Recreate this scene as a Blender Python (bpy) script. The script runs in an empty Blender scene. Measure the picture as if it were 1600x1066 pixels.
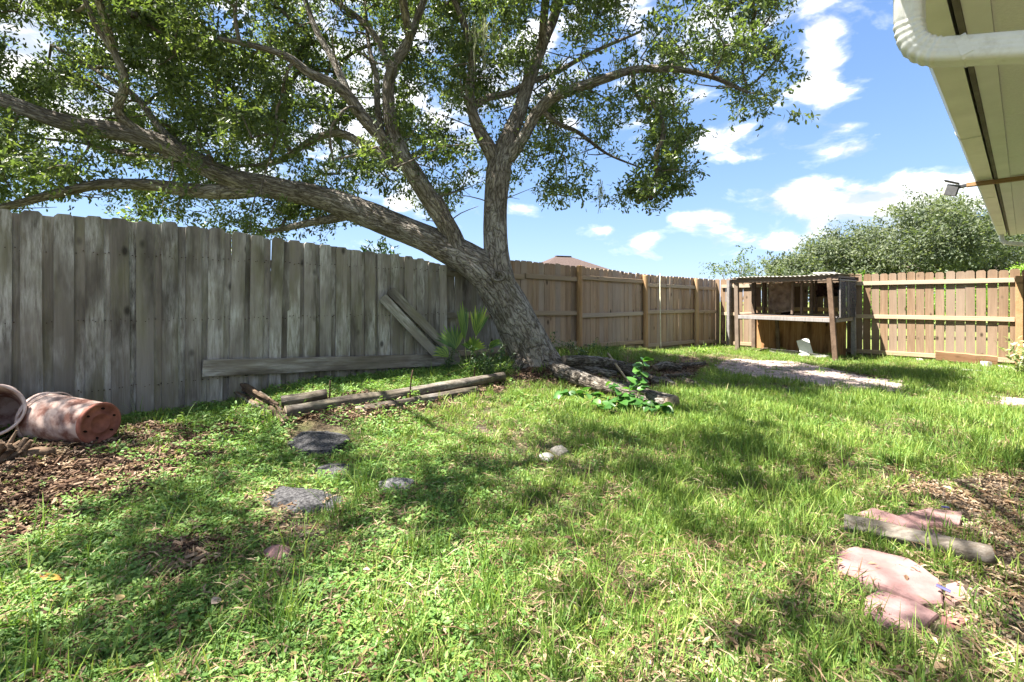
import time as _t; _T0=_t.time()
import bpy, math, random
import numpy as np
from mathutils import Vector, Matrix, Euler

random.seed(7)
RNG = np.random.default_rng(11)
scene = bpy.context.scene
COL = scene.collection

# ------------------------------------------------------------------ camera
F, CX, CY, CAMH = 755.0, 800.0, 470.0, 1.2      # pixels of the 1600 px wide photograph
cam_d = bpy.data.cameras.new("camera")
cam = bpy.data.objects.new("camera", cam_d)
COL.objects.link(cam)
cam.location = (0, 0, CAMH)
cam.rotation_euler = (math.radians(90), 0, 0)
cam_d.sensor_width = 36.0
cam_d.lens = 36.0 * F / 1600.0
cam_d.shift_y = -(533.0 - CY) / 1600.0
cam_d.clip_start = 0.05
cam_d.clip_end = 2000
scene.camera = cam

# ------------------------------------------------------------------ light
SUN_EL = math.radians(62)
SH = Vector((0.97, 0.22)).normalized()            # direction in which shadows fall
SUNV = Vector((-SH.x * math.cos(SUN_EL), -SH.y * math.cos(SUN_EL), math.sin(SUN_EL)))   # towards the sun
sun_d = bpy.data.lights.new("sun", 'SUN')
sun_d.energy = 2.3
sun_d.angle = math.radians(0.53)
sun_d.color = (1.0, 0.94, 0.84)
sun = bpy.data.objects.new("sun", sun_d)
COL.objects.link(sun)
sun.location = (-8, -3, 20)
sun.rotation_euler = SUNV.to_track_quat('Z', 'Y').to_euler()
SKY_STRENGTH = 0.05
CLOUD_STRENGTH = 0.19
EXPOSURE = 3.45
scene.view_settings.view_transform = 'Standard'
scene.view_settings.look = 'None'
scene.view_settings.exposure = EXPOSURE
scene.view_settings.gamma = 1.0
scene.view_settings.use_curve_mapping = False
scene.cycles.max_bounces = 8
scene.cycles.transparent_max_bounces = 12
scene.cycles.use_denoising = True


# ------------------------------------------------------------------ node helpers
def nd(nt, typ, ins=None, **props):
    n = nt.nodes.new(typ)
    for k, v in props.items():
        setattr(n, k, v)
    for k, v in (ins or {}).items():
        s = n.inputs[k]
        if isinstance(v, bpy.types.NodeSocket):
            nt.links.new(v, s)
        elif isinstance(v, bpy.types.Node):
            nt.links.new(v.outputs[0], s)
        else:
            if s.type == 'RGBA' and len(v) == 3:
                v = (*v, 1)
            s.default_value = v
    return n


def M(nt, op, a, b=0.0, c=0.0, clamp=False):
    n = nt.nodes.new('ShaderNodeMath')
    n.operation = op
    n.use_clamp = clamp
    for i, v in enumerate((a, b, c)):
        if isinstance(v, bpy.types.NodeSocket):
            nt.links.new(v, n.inputs[i])
        else:
            n.inputs[i].default_value = v
    return n.outputs[0]


def mixc(nt, f, a, b, mode='MIX'):
    n = nt.nodes.new('ShaderNodeMix')
    n.data_type = 'RGBA'
    n.blend_type = mode
    for s, v in ((n.inputs[0], f), (n.inputs[6], a), (n.inputs[7], b)):
        if isinstance(v, bpy.types.NodeSocket):
            nt.links.new(v, s)
        else:
            s.default_value = (*v, 1) if (isinstance(v, tuple) and len(v) == 3) else v
    return n.outputs[2]


def ramp(nt, f, stops, interp='LINEAR'):
    n = nt.nodes.new('ShaderNodeValToRGB')
    cr = n.color_ramp
    cr.interpolation = interp
    while len(cr.elements) < len(stops):
        cr.elements.new(0.5)
    for e, (p, c) in zip(cr.elements, stops):
        e.position = p
        e.color = (c, c, c, 1) if not isinstance(c, tuple) else (*c, 1)
    nt.links.new(f, n.inputs[0])
    return n.outputs[0]


def noise(nt, vec, scale, detail=4, rough=0.55, dist=0.0):
    n = nd(nt, 'ShaderNodeTexNoise', {'Scale': scale, 'Detail': detail, 'Roughness': rough, 'Distortion': dist})
    nt.links.new(vec, n.inputs['Vector'])
    return n.outputs[0]


def mapping(nt, vec, scale=(1, 1, 1), loc=(0, 0, 0), rot=(0, 0, 0)):
    n = nd(nt, 'ShaderNodeMapping', {'Scale': scale, 'Location': loc, 'Rotation': rot})
    nt.links.new(vec, n.inputs['Vector'])
    return n.outputs[0]


def bump(nt, h, strength=0.4, dist=0.01):
    n = nd(nt, 'ShaderNodeBump', {'Strength': strength, 'Distance': dist})
    nt.links.new(h, n.inputs['Height'])
    return n.outputs[0]


def new_mat(name):
    m = bpy.data.materials.new(name)
    m.use_nodes = True
    nt = m.node_tree
    nt.nodes.clear()
    out = nt.nodes.new('ShaderNodeOutputMaterial')
    return m, nt, out


def finish(nt, out, color, rough=0.8, normal=None, spec=0.3, metal=0.0, translucent=0.0, tcol=None, alpha=None):
    p = nd(nt, 'ShaderNodeBsdfPrincipled', {'Metallic': metal, 'Specular IOR Level': spec})
    for key, v in (('Base Color', color), ('Roughness', rough)):
        if isinstance(v, bpy.types.NodeSocket):
            nt.links.new(v, p.inputs[key])
        else:
            p.inputs[key].default_value = (*v, 1) if isinstance(v, tuple) else v
    if normal is not None:
        nt.links.new(normal, p.inputs['Normal'])
    if alpha is not None:
        if isinstance(alpha, bpy.types.NodeSocket):
            nt.links.new(alpha, p.inputs['Alpha'])
        else:
            p.inputs['Alpha'].default_value = alpha
    sh = p.outputs[0]
    if translucent > 0:
        t = nt.nodes.new('ShaderNodeBsdfTranslucent')
        tc = tcol if tcol is not None else color
        if isinstance(tc, bpy.types.NodeSocket):
            nt.links.new(tc, t.inputs[0])
        else:
            t.inputs[0].default_value = (*tc, 1)
        mx = nd(nt, 'ShaderNodeMixShader', {0: translucent})
        nt.links.new(sh, mx.inputs[1])
        nt.links.new(t.outputs[0], mx.inputs[2])
        sh = mx.outputs[0]
    nt.links.new(sh, out.inputs[0])


# ------------------------------------------------------------------ sky with clouds
def az_el(px, py):
    u, v = (px - CX) / F, (CY - py) / F
    return math.atan2(u, 1.0), math.atan(v / math.hypot(u, 1.0))


def build_world():
    w = bpy.data.worlds.new("World")
    scene.world = w
    w.use_nodes = True
    nt = w.node_tree
    nt.nodes.clear()
    out = nt.nodes.new('ShaderNodeOutputWorld')
    sky = nd(nt, 'ShaderNodeTexSky', sky_type='NISHITA', sun_disc=False)
    sky.sun_elevation = SUN_EL
    sky.sun_rotation = math.atan2(SUNV.x, SUNV.y)
    sky.air_density = 0.75
    sky.dust_density = 0.1
    sky.ozone_density = 2.0
    bg = nd(nt, 'ShaderNodeBackground', {'Strength': SKY_STRENGTH})
    # soft shoulder so the horizon does not glare next to the blue above it
    sk = nt.nodes.new('ShaderNodeSeparateColor')
    nt.links.new(sky.outputs[0], sk.inputs[0])
    ck = nt.nodes.new('ShaderNodeCombineColor')
    for i, gain in enumerate((0.70, 0.86, 1.16)):
        c = sk.outputs[i]
        nt.links.new(M(nt, 'DIVIDE', M(nt, 'MULTIPLY', c, gain), M(nt, 'ADD', M(nt, 'MULTIPLY', c, 0.30), 1.0)), ck.inputs[i])
    nt.links.new(ck.outputs[0], bg.inputs[0])
    tc = nt.nodes.new('ShaderNodeTexCoord')
    sep = nt.nodes.new('ShaderNodeSeparateXYZ')
    nt.links.new(tc.outputs['Generated'], sep.inputs[0])
    az = M(nt, 'ARCTAN2', sep.outputs[0], sep.outputs[1])
    el = M(nt, 'ARCSINE', sep.outputs[2])
    comb = nd(nt, 'ShaderNodeCombineXYZ')
    nt.links.new(az, comb.inputs[0])
    nt.links.new(M(nt, 'MULTIPLY', el, 1.9), comb.inputs[1])
    v = comb.outputs[0]
    n1 = noise(nt, v, 8.5, 9, 0.58, 0.3)
    n2 = noise(nt, mapping(nt, v, loc=(0.012, 0.045, 0.25)), 8.5, 6, 0.55, 0.3)
    blobs = []
    for (px, py, wx, wy, a) in ((1250, 305, 70, 30, .20), (1360, 318, 80, 26, .18), (1430, 300, 60, 16, .14), (1085, 337, 38, 11, .26), (1285, 80, 36, 48, .22), (1270, 140, 40, 20, .12),
                                (1345, 232, 48, 17, .22), (1300, 205, 40, 9, .12), (1150, 205, 80, 15, .18), (1150, 245, 40, 9, .12), (1230, 385, 60, 13, .16), (945, 360, 14, 6, .2),
                                (1010, 375, 20, 8, .24), (1330, 197, 28, 8, .16), (1445, 240, 30, 9, .16), (40, 80, 50, 50, .2),
                                (180, 160, 100, 50, .1), (635, 320, 40, 14, .16), (820, 325, 25, 8, .2), (560, 160, 110, 70, .1),
                                (1420, 90, 90, 100, -.28), (1180, 130, 60, 50, -.2), (960, 290, 190, 60, -.26), (1040, 420, 190, 24, -.2), (1490, 200, 60, 40, -.18), (1200, 265, 120, 12, -.12),
                                (300, 330, 260, 30, -.2), (680, 390, 150, 40, -.2), (1300, 265, 110, 8, -.16), (1080, 290, 60, 20, -.14), (1400, 170, 90, 20, -.16)):
        ca, ce = az_el(px, py)
        sx = wx / F * math.cos(ca) ** 2
        sy = wy / F * math.cos(ca)
        dx = M(nt, 'DIVIDE', M(nt, 'SUBTRACT', az, ca), sx)
        dy = M(nt, 'DIVIDE', M(nt, 'SUBTRACT', el, ce), sy)
        r2 = M(nt, 'ADD', M(nt, 'MULTIPLY', dx, dx), M(nt, 'MULTIPLY', dy, dy))
        blobs.append(M(nt, 'MULTIPLY', M(nt, 'POWER', 2.718, M(nt, 'MULTIPLY', r2, -0.7)), a))
    tot = blobs[0]
    for b in blobs[1:]:
        tot = M(nt, 'ADD', tot, b)
    dens = M(nt, 'ADD', n1, tot)
    fac = ramp(nt, dens, ((0.43, 0.0), (0.50, 0.18), (0.57, 0.70), (0.69, 1.0)))
    up = M(nt, 'GREATER_THAN', el, 0.0)
    fac = M(nt, 'MULTIPLY', fac, up)
    shade = ramp(nt, M(nt, 'SUBTRACT', n1, n2), ((0.38, (0.44, 0.47, 0.52)), (0.64, (1.0, 0.985, 0.96))))
    # ramp works on 0..1, difference is centred on 0 so move it
    shade.node.inputs[0].links[0].from_node.use_clamp = False
    add = M(nt, 'ADD', M(nt, 'SUBTRACT', n1, n2), 0.5)
    nt.links.new(add, shade.node.inputs[0])
    cb = nd(nt, 'ShaderNodeBackground', {'Strength': CLOUD_STRENGTH})
    nt.links.new(shade, cb.inputs[0])
    mx = nt.nodes.new('ShaderNodeMixShader')
    nt.links.new(fac, mx.inputs[0])
    nt.links.new(bg.outputs[0], mx.inputs[1])
    nt.links.new(cb.outputs[0], mx.inputs[2])
    nt.links.new(mx.outputs[0], out.inputs[0])


build_world()

# ------------------------------------------------------------------ yard frame: s runs along the left fence, t across the yard towards it
TH = math.atan2(800.0, F)
D = np.array([math.sin(TH), math.cos(TH)])
NN = np.array([-math.cos(TH), math.sin(TH)])
ROT_D = math.atan2(D[1], D[0])                    # z rotation that turns local x into d
TF, SF = 5.6, 13.1                                # left fence at t = TF, far fence at s = SF


def st(s, t, z=0.0):
    p = D * s + NN * t
    return Vector((p[0], p[1], z))


def to_st(x, y):
    return D[0] * x + D[1] * y, NN[0] * x + NN[1] * y


def pix(px, py, Y):
    return Vector(((px - CX) / F * Y, Y, CAMH - (py - CY) / F * Y))


def proj(x, y, z):
    return CX + F * x / y, CY - F * (z - CAMH) / y


def hash2(ix, iy, seed):
    h = (ix.astype(np.int64) * 374761393 + iy.astype(np.int64) * 668265263 + seed * 1442695041) & 0xFFFFFFFF
    h = ((h ^ (h >> 13)) * 1274126177) & 0xFFFFFFFF
    return ((h ^ (h >> 16)) & 0xFFFF) / 65535.0


def vnoise(x, y, seed=0):
    x = np.asarray(x, float); y = np.asarray(y, float)
    ix, iy = np.floor(x), np.floor(y)
    fx, fy = x - ix, y - iy
    fx = fx * fx * (3 - 2 * fx); fy = fy * fy * (3 - 2 * fy)
    a = hash2(ix, iy, seed); b = hash2(ix + 1, iy, seed); c = hash2(ix, iy + 1, seed); d = hash2(ix + 1, iy + 1, seed)
    return (a * (1 - fx) + b * fx) * (1 - fy) + (c * (1 - fx) + d * fx) * fy


def fbm(x, y, seed=0, oct=4):
    r, a, tot = 0, 1.0, 0
    for i in range(oct):
        r = r + a * vnoise(np.asarray(x) * 2 ** i + 17 * i, np.asarray(y) * 2 ** i, seed + i)
        tot += a
        a *= 0.5
    return r / tot


def sstep(a, b, x):
    k = np.clip((np.asarray(x, float) - a) / (b - a), 0, 1)
    return k * k * (3 - 2 * k)


ZS = [-3, 0.4, 1.2, 2.0, 3.5, 5.0, 6.2, 7.2, 9.4, 11.8, 13.1, 16]
ZZ = [.14, .14, .14, .25, .24, .27, .31, .30, .11, .01, -.04, -.04]
BT = [10.5, 10.5, 10.5, 10.5]


def gz(x, y, fine=True):
    x = np.asarray(x, float); y = np.asarray(y, float)
    s, t = to_st(x, y)
    w = sstep(3.4, 5.1, t)
    base = -.04 * sstep(6, 11, s)
    z = base * (1 - w) + np.interp(s, ZS, ZZ) * w
    bx, by = pix(838, 578, 7.0)[:2]
    z = z + 0.06 * np.exp(-((x - bx) ** 2 + (y - by) ** 2) / 0.6)
    if fine:
        z = z + (fbm(x * 1.3, y * 1.3, 3, 3) - 0.5) * 0.05 + (fbm(x * 6, y * 6, 9, 2) - 0.5) * 0.018
    return z


def g(x, y):
    return float(gz(np.array([x]), np.array([y]))[0])


def gpix(px, py):
    k = Vector(((px - CX) / F, 1.0, -(py - CY) / F))
    Y = CAMH / max(1e-3, (py - CY) / F)
    for _ in range(40):
        zz = g(k.x * Y, Y)
        Yn = (CAMH - zz) / max(1e-3, (py - CY) / F)
        if abs(Yn - Y) < 1e-4:
            break
        Y = 0.5 * Y + 0.5 * Yn
    return Vector((k.x * Y, Y, g(k.x * Y, Y)))


# ------------------------------------------------------------------ object helpers
def link(o, parent=None):
    COL.objects.link(o)
    if parent is not None:
        o.parent = parent
    return o


def mk(name, verts, faces, mat=None, parent=None, smooth=False, mats=None, fmat=None, uvs=None, loc=None):
    me = bpy.data.meshes.new(name)
    me.from_pydata([tuple(v) for v in verts], [], [tuple(f) for f in faces])
    for m in (mats or ([mat] if mat else [])):
        me.materials.append(m)
    if fmat is not None:
        me.polygons.foreach_set('material_index', np.asarray(fmat, np.int32))
    if smooth:
        me.polygons.foreach_set('use_smooth', np.ones(len(me.polygons), bool))
    if uvs is not None:
        uv = me.uv_layers.new(name='UVMap')
        uv.data.foreach_set('uv', np.asarray(uvs, np.float32).ravel())
    me.update()
    o = bpy.data.objects.new(name, me)
    if loc is not None:
        o.location = loc
    return link(o, parent)


def empty(name, loc=(0, 0, 0), rz=0.0):
    o = bpy.data.objects.new(name, None)
    o.empty_display_size = 0.2
    o.location = loc
    o.rotation_euler = (0, 0, rz)
    return link(o)


def tag(o, label=None, cat=None, group=None, kind=None):
    if label: o['label'] = label
    if cat: o['category'] = cat
    if group: o['group'] = group
    if kind: o['kind'] = kind
    return o


def inst(name, me, parent=None, loc=(0, 0, 0), rot=(0, 0, 0), scale=(1, 1, 1)):
    o = bpy.data.objects.new(name, me)
    o.location = loc
    o.rotation_euler = rot
    o.scale = scale
    return link(o, parent)


BOXF = [(0, 3, 2, 1), (4, 5, 6, 7), (0, 1, 5, 4), (1, 2, 6, 5), (2, 3, 7, 6), (3, 0, 4, 7)]


def box_vf(x0, x1, y0, y1, z0, z1):
    return [(x0, y0, z0), (x1, y0, z0), (x1, y1, z0), (x0, y1, z0), (x0, y0, z1), (x1, y0, z1), (x1, y1, z1), (x0, y1, z1)], BOXF


def cham_box(lx, ly, lz, c=0.006, rng=None, jit=0.0, n=1):
    """chamfered beam along x, n segments, slight wander; centred on the origin"""
    prof = [(-ly / 2 + c, -lz / 2), (ly / 2 - c, -lz / 2), (ly / 2, -lz / 2 + c), (ly / 2, lz / 2 - c),
            (ly / 2 - c, lz / 2), (-ly / 2 + c, lz / 2), (-ly / 2, lz / 2 - c), (-ly / 2, -lz / 2 + c)]
    V, Fc = [], []
    for i in range(n + 1):
        x = -lx / 2 + lx * i / n
        oy = rng.uniform(-jit, jit) if rng else 0
        oz = rng.uniform(-jit, jit) if rng else 0
        for (a, b) in prof:
            V.append((x, a + oy, b + oz))
    for i in range(n):
        for k in range(8):
            a, b = i * 8 + k, i * 8 + (k + 1) % 8
            Fc.append((a, a + 8, b + 8, b))
    Fc.append(tuple(range(8)))
    Fc.append(tuple(range(n * 8 + 7, n * 8 - 1, -1)))
    return V, Fc


def beam(name, a, b, w, h, mat, parent=None, c=0.006, jit=0.0, n=1, roll=0.0, seed=1):
    """a beam whose centre line runs from a to b; w across, h upright"""
    a, b = Vector(a), Vector(b)
    L = (b - a).length
    V, Fc = cham_box(L, w, h, c, random.Random(seed), jit, n)
    o = mk(name, V, Fc, mat, parent)
    x = (b - a).normalized()
    up = Vector((0, 0, 1)) if abs(x.z) < 0.95 else Vector((D[0], D[1], 0))
    y = up.cross(x).normalized()
    z = x.cross(y)
    if roll:
        q = Matrix.Rotation(roll, 3, x)
        y, z = q @ y, q @ z
    m = Matrix((x, y, z)).transposed().to_4x4()
    m.translation = (a + b) / 2
    if parent is not None:
        pm = Matrix.LocRotScale(parent.location, parent.rotation_euler, parent.scale)
        m = pm.inverted() @ m
    o.matrix_basis = m
    return o


def catmull(P, step):
    P = [np.array(p, float) for p in P]
    P = [2 * P[0] - P[1]] + P + [2 * P[-1] - P[-2]]
    out = []
    for i in range(1, len(P) - 2):
        p0, p1, p2, p3 = P[i - 1:i + 3]
        n = max(2, int(np.linalg.norm((p2 - p1)[:3]) / step))
        for k in range(n):
            u = k / n
            out.append(0.5 * ((2 * p1) + (-p0 + p2) * u + (2 * p0 - 5 * p1 + 4 * p2 - p3) * u * u + (-p0 + 3 * p1 - 3 * p2 + p3) * u ** 3))
    out.append(P[-2])
    return np.array(out)


def tube(path, seg, disp=None, cap=True):
    """path: array n x 4 (x, y, z, radius). Returns verts, faces, uv per loop, cap face count"""
    n = len(path)
    P, R = path[:, :3], path[:, 3]
    T = np.gradient(P, axis=0)
    T /= np.linalg.norm(T, axis=1)[:, None] + 1e-12
    ref = np.array([0, 0, 1.0]) if abs(T[0][2]) < 0.9 else np.array([1.0, 0, 0])
    N = np.zeros_like(P)
    v = np.cross(T[0], ref); N[0] = v / np.linalg.norm(v)
    for i in range(1, n):
        v = N[i - 1] - T[i] * np.dot(N[i - 1], T[i])
        N[i] = v / (np.linalg.norm(v) + 1e-12)
    B = np.cross(T, N)
    ang = np.linspace(0, 2 * math.pi, seg, endpoint=False)
    L = np.concatenate([[0], np.cumsum(np.linalg.norm(np.diff(P, axis=0), axis=1))])
    rr = np.repeat(R[:, None], seg, 1)
    if disp is not None:
        rr = rr + disp(ang[None, :] + 0 * rr, L[:, None] + 0 * rr, rr)
    V = P[:, None, :] + rr[..., None] * (np.cos(ang)[None, :, None] * N[:, None, :] + np.sin(ang)[None, :, None] * B[:, None, :])
    V = V.reshape(-1, 3)
    Fc, UV = [], []
    um = float(np.mean(R))
    for i in range(n - 1):
        for k in range(seg):
            k2 = (k + 1) % seg
            Fc.append((i * seg + k, i * seg + k2, (i + 1) * seg + k2, (i + 1) * seg + k))
            u0, u1 = k / seg * 2 * math.pi * um, (k + 1) / seg * 2 * math.pi * um
            UV += [(u0, L[i]), (u1, L[i]), (u1, L[i + 1]), (u0, L[i + 1])]
    nc = 0
    if cap:
        Fc.append(tuple(range(seg - 1, -1, -1)))
        Fc.append(tuple((n - 1) * seg + k for k in range(seg)))
        UV += [(0.5 + 0.5 * math.cos(a), 0.5 + 0.5 * math.sin(a)) for a in ang] * 2
        nc = 2
    return V, Fc, UV, nc


def tube_obj(name, pts, mat, parent=None, seg=10, step=0.1, disp=None, capmat=None, smooth=True, off=None):
    path = catmull(pts, step)
    V, Fc, UV, nc = tube(path, seg, disp)
    if off is not None:
        V = V - np.array(off)[None, :]
    fm = [0] * (len(Fc) - nc) + [1 if capmat else 0] * nc
    return mk(name, V, Fc, parent=parent, smooth=smooth, mats=[mat] + ([capmat] if capmat else []), fmat=fm, uvs=UV)


def bark_disp(amp, fu=5, fv=2.2, seed=1, lump=0.0):
    def f(a, l, r):
        u = np.cos(a) * fu * 0.7
        w = np.sin(a) * fu * 0.7
        d = (fbm(u + 40 + w * 0.37, w + l * fv, seed, 3) - 0.5) * 2 * amp
        if lump:
            d = d + (fbm(np.cos(a) * 1.1 + 9, np.sin(a) * 1.1 + l * 1.7, seed + 5, 2) - 0.5) * 2 * lump
        return d * np.minimum(1, r / 0.06)
    return f


# geometry-node scatter: every point of a mesh carries rot / scl / idx, prototypes live in an unlinked collection
def scatter(name, pts, rot, scl, idx, protos, parent=None):
    me = bpy.data.meshes.new(name)
    n = len(pts)
    me.vertices.add(n)
    me.vertices.foreach_set('co', np.asarray(pts, np.float32).ravel())
    a = me.attributes.new('rot', 'FLOAT_VECTOR', 'POINT'); a.data.foreach_set('vector', np.asarray(rot, np.float32).ravel())
    a = me.attributes.new('scl', 'FLOAT', 'POINT'); a.data.foreach_set('value', np.asarray(scl, np.float32))
    a = me.attributes.new('idx', 'INT', 'POINT'); a.data.foreach_set('value', np.asarray(idx, np.int32))
    me.update()
    o = link(bpy.data.objects.new(name, me), parent)
    c = bpy.data.collections.new(name + '_source')
    for p in protos:
        c.objects.link(p)
    ng = bpy.data.node_groups.new(name + '_scatter', 'GeometryNodeTree')
    ng.interface.new_socket('Geometry', in_out='INPUT', socket_type='NodeSocketGeometry')
    ng.interface.new_socket('Geometry', in_out='OUTPUT', socket_type='NodeSocketGeometry')
    gi = ng.nodes.new('NodeGroupInput'); go = ng.nodes.new('NodeGroupOutput')
    ci = ng.nodes.new('GeometryNodeCollectionInfo')
    ci.inputs['Collection'].default_value = c
    ci.inputs['Separate Children'].default_value = True
    ci.inputs['Reset Children'].default_value = True
    ip = ng.nodes.new('GeometryNodeInstanceOnPoints')
    ip.inputs['Pick Instance'].default_value = True

    def attr(nm, ty):
        k = ng.nodes.new('GeometryNodeInputNamedAttribute')
        k.data_type = ty
        k.inputs['Name'].default_value = nm
        return k.outputs['Attribute']
    e2r = ng.nodes.new('FunctionNodeEulerToRotation')
    ng.links.new(attr('rot', 'FLOAT_VECTOR'), e2r.inputs[0])
    ng.links.new(gi.outputs[0], ip.inputs['Points'])
    ng.links.new(ci.outputs[0], ip.inputs['Instance'])
    ng.links.new(attr('idx', 'INT'), ip.inputs['Instance Index'])
    ng.links.new(e2r.outputs[0], ip.inputs['Rotation'])
    ng.links.new(attr('scl', 'FLOAT'), ip.inputs['Scale'])
    ng.links.new(ip.outputs[0], go.inputs[0])
    md = o.modifiers.new('scatter', 'NODES')
    md.node_group = ng
    return o


def proto(name, V, Fc, mat, tint=None, smooth=False):
    me = bpy.data.meshes.new(name)
    me.from_pydata([tuple(v) for v in V], [], [tuple(f) for f in Fc])
    me.materials.append(mat)
    if tint is not None:
        a = me.attributes.new('tint', 'FLOAT', 'POINT')
        a.data.foreach_set('value', np.asarray(tint, np.float32))
    if smooth:
        me.polygons.foreach_set('use_smooth', np.ones(len(me.polygons), bool))
    me.update()
    return bpy.data.objects.new(name, me)

# ------------------------------------------------------------------ materials
def obj_vec(nt, spread=50.0):
    tc = nt.nodes.new('ShaderNodeTexCoord')
    oi = nt.nodes.new('ShaderNodeObjectInfo')
    r = oi.outputs['Random']
    off = nd(nt, 'ShaderNodeCombineXYZ')
    nt.links.new(M(nt, 'MULTIPLY', r, spread), off.inputs[0])
    nt.links.new(M(nt, 'MULTIPLY', r, spread * 1.7), off.inputs[1])
    nt.links.new(M(nt, 'MULTIPLY', r, spread * 0.6), off.inputs[2])
    va = nd(nt, 'ShaderNodeVectorMath', operation='ADD')
    nt.links.new(tc.outputs['Object'], va.inputs[0])
    nt.links.new(off.outputs[0], va.inputs[1])
    return va.outputs[0], r, tc.outputs['Object']


def wood(name, dark, mid, light, axis='z', lichen=0.0, algae=0.0, tintvar=0.25, knots=0.5, stain=0.0, warm=None, bumps=0.5, rough=0.85):
    m, nt, out = new_mat(name)
    v, r, raw = obj_vec(nt)
    sc = {'z': (1, 1, 0.045), 'x': (0.045, 1, 1)}[axis]
    gv = mapping(nt, v, scale=sc)
    wob = noise(nt, v, 3.0, 2)
    g1 = noise(nt, gv, 55, 6, 0.65, 0.6)
    g2 = noise(nt, gv, 14, 3, 0.5, 0.3)
    gr = M(nt, 'ADD', M(nt, 'MULTIPLY', g1, 0.6), M(nt, 'MULTIPLY', g2, 0.4))
    col = ramp(nt, gr, ((0.32, dark), (0.50, mid), (0.68, light)))
    # board to board variation
    col = mixc(nt, M(nt, 'MULTIPLY', r, tintvar * 2), col, mixc(nt, 0.75, col, dark), 'MIX')
    lr = M(nt, 'FRACT', M(nt, 'MULTIPLY', r, 13.7))
    col = mixc(nt, ramp(nt, lr, ((0.45, 0.0), (1.0, min(1.0, tintvar * 1.1)))), col, mixc(nt, 0.6, col, light))
    if warm is not None:
        r2 = M(nt, 'FRACT', M(nt, 'MULTIPLY', r, 7.31))
        wn = noise(nt, mapping(nt, v, scale=tuple(a * 0.9 for a in sc)), 5, 2)
        col = mixc(nt, M(nt, 'MULTIPLY', ramp(nt, M(nt, 'MULTIPLY', M(nt, 'ADD', wn, r2), 0.5), ((0.35, 0.0), (0.75, 1.0))), 0.7), col, warm, 'MIX')
    if stain > 0:
        sn = ramp(nt, noise(nt, mapping(nt, v, scale=tuple(0.25 if a < 1 else 1 for a in sc)), 4.5, 5, 0.6), ((0.47, 0.0), (0.66, 1.0)))
        col = mixc(nt, M(nt, 'MULTIPLY', sn, stain), col, tuple(c * 0.45 for c in dark), 'MIX')
    if algae > 0:
        an = ramp(nt, noise(nt, mapping(nt, v, scale=tuple(0.3 if a < 1 else 1 for a in sc)), 5.0, 4), ((0.46, 0.0), (0.64, 1.0)))
        col = mixc(nt, M(nt, 'MULTIPLY', an, algae), col, (0.17, 0.165, 0.085), 'MIX')
    if lichen > 0:
        l1 = noise(nt, mapping(nt, v, scale=tuple(0.35 if a < 1 else 1 for a in sc)), 3.2, 3)
        l2 = noise(nt, mapping(nt, v, scale=tuple(0.13 if a < 1 else 1 for a in sc)), 42, 5, 0.7)
        ll = M(nt, 'MULTIPLY', ramp(nt, l1, ((0.46, 0.0), (0.62, 1.0))), ramp(nt, l2, ((0.36, 0.0), (0.66, 1.0))))
        col = mixc(nt, M(nt, 'MULTIPLY', ll, lichen), col, (0.56, 0.55, 0.52), 'MIX')
    if knots > 0:
        vo = nd(nt, 'ShaderNodeTexVoronoi', {'Scale': 4.6, 'Randomness': 1.0})
        ks = {'z': (1, 0.3, 0.55), 'x': (0.55, 0.3, 1)}[axis]
        wv = nd(nt, 'ShaderNodeVectorMath', operation='MULTIPLY_ADD')
        nt.links.new(mapping(nt, v, scale=ks), wv.inputs[0])
        wv.inputs[1].default_value = (1, 1, 1)
        wv.inputs[2].default_value = (0, 0, 0)
        nt.links.new(wv.outputs[0], vo.inputs['Vector'])
        kk = ramp(nt, vo.outputs['Distance'], ((0.06, 1.0), (0.15, 0.0)))
        pick = nd(nt, 'ShaderNodeSeparateColor')
        nt.links.new(vo.outputs['Color'], pick.inputs[0])
        kk = M(nt, 'MULTIPLY', kk, M(nt, 'GREATER_THAN', pick.outputs[0], 0.35))
        col = mixc(nt, M(nt, 'MULTIPLY', kk, knots), col, tuple(c * 0.25 for c in dark), 'MIX')
    finish(nt, out, col, rough, bump(nt, gr, bumps, 0.006), 0.25)
    return m


W_OLD = wood('old_grey_wood', (0.095, 0.080, 0.066), (0.225, 0.202, 0.176), (0.37, 0.348, 0.32), lichen=0.75, algae=0.40, tintvar=0.5, warm=(0.255, 0.225, 0.192), knots=0.85, stain=0.75, bumps=0.8)
W_OLDX = wood('old_grey_plank_wood', (0.085, 0.068, 0.053), (0.185, 0.158, 0.13), (0.32, 0.285, 0.245), axis='x', lichen=0.7, algae=0.15, tintvar=0.2, knots=0.6, stain=0.8, bumps=0.8)
W_NEW = wood('tan_grey_wood', (0.215, 0.138, 0.084), (0.385, 0.268, 0.172), (0.49, 0.37, 0.26), tintvar=0.40, knots=0.9, warm=(0.38, 0.32, 0.265), stain=0.25, bumps=0.5)
W_NEWX = wood('tan_rail_wood', (0.22, 0.155, 0.095), (0.37, 0.275, 0.18), (0.48, 0.38, 0.27), axis='x', tintvar=0.3, knots=0.6, warm=(0.36, 0.31, 0.25), bumps=0.5)
W_POST = wood('orange_post_wood', (0.24, 0.135, 0.062), (0.40, 0.25, 0.125), (0.50, 0.345, 0.20), tintvar=0.25, knots=0.8, warm=(0.40, 0.30, 0.20), bumps=0.5)
W_FAR = wood('pine_tan_wood', (0.13, 0.078, 0.045), (0.215, 0.142, 0.088), (0.295, 0.208, 0.142), tintvar=0.25, knots=0.9, warm=(0.25, 0.198, 0.155), stain=0.2, bumps=0.4)
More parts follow.
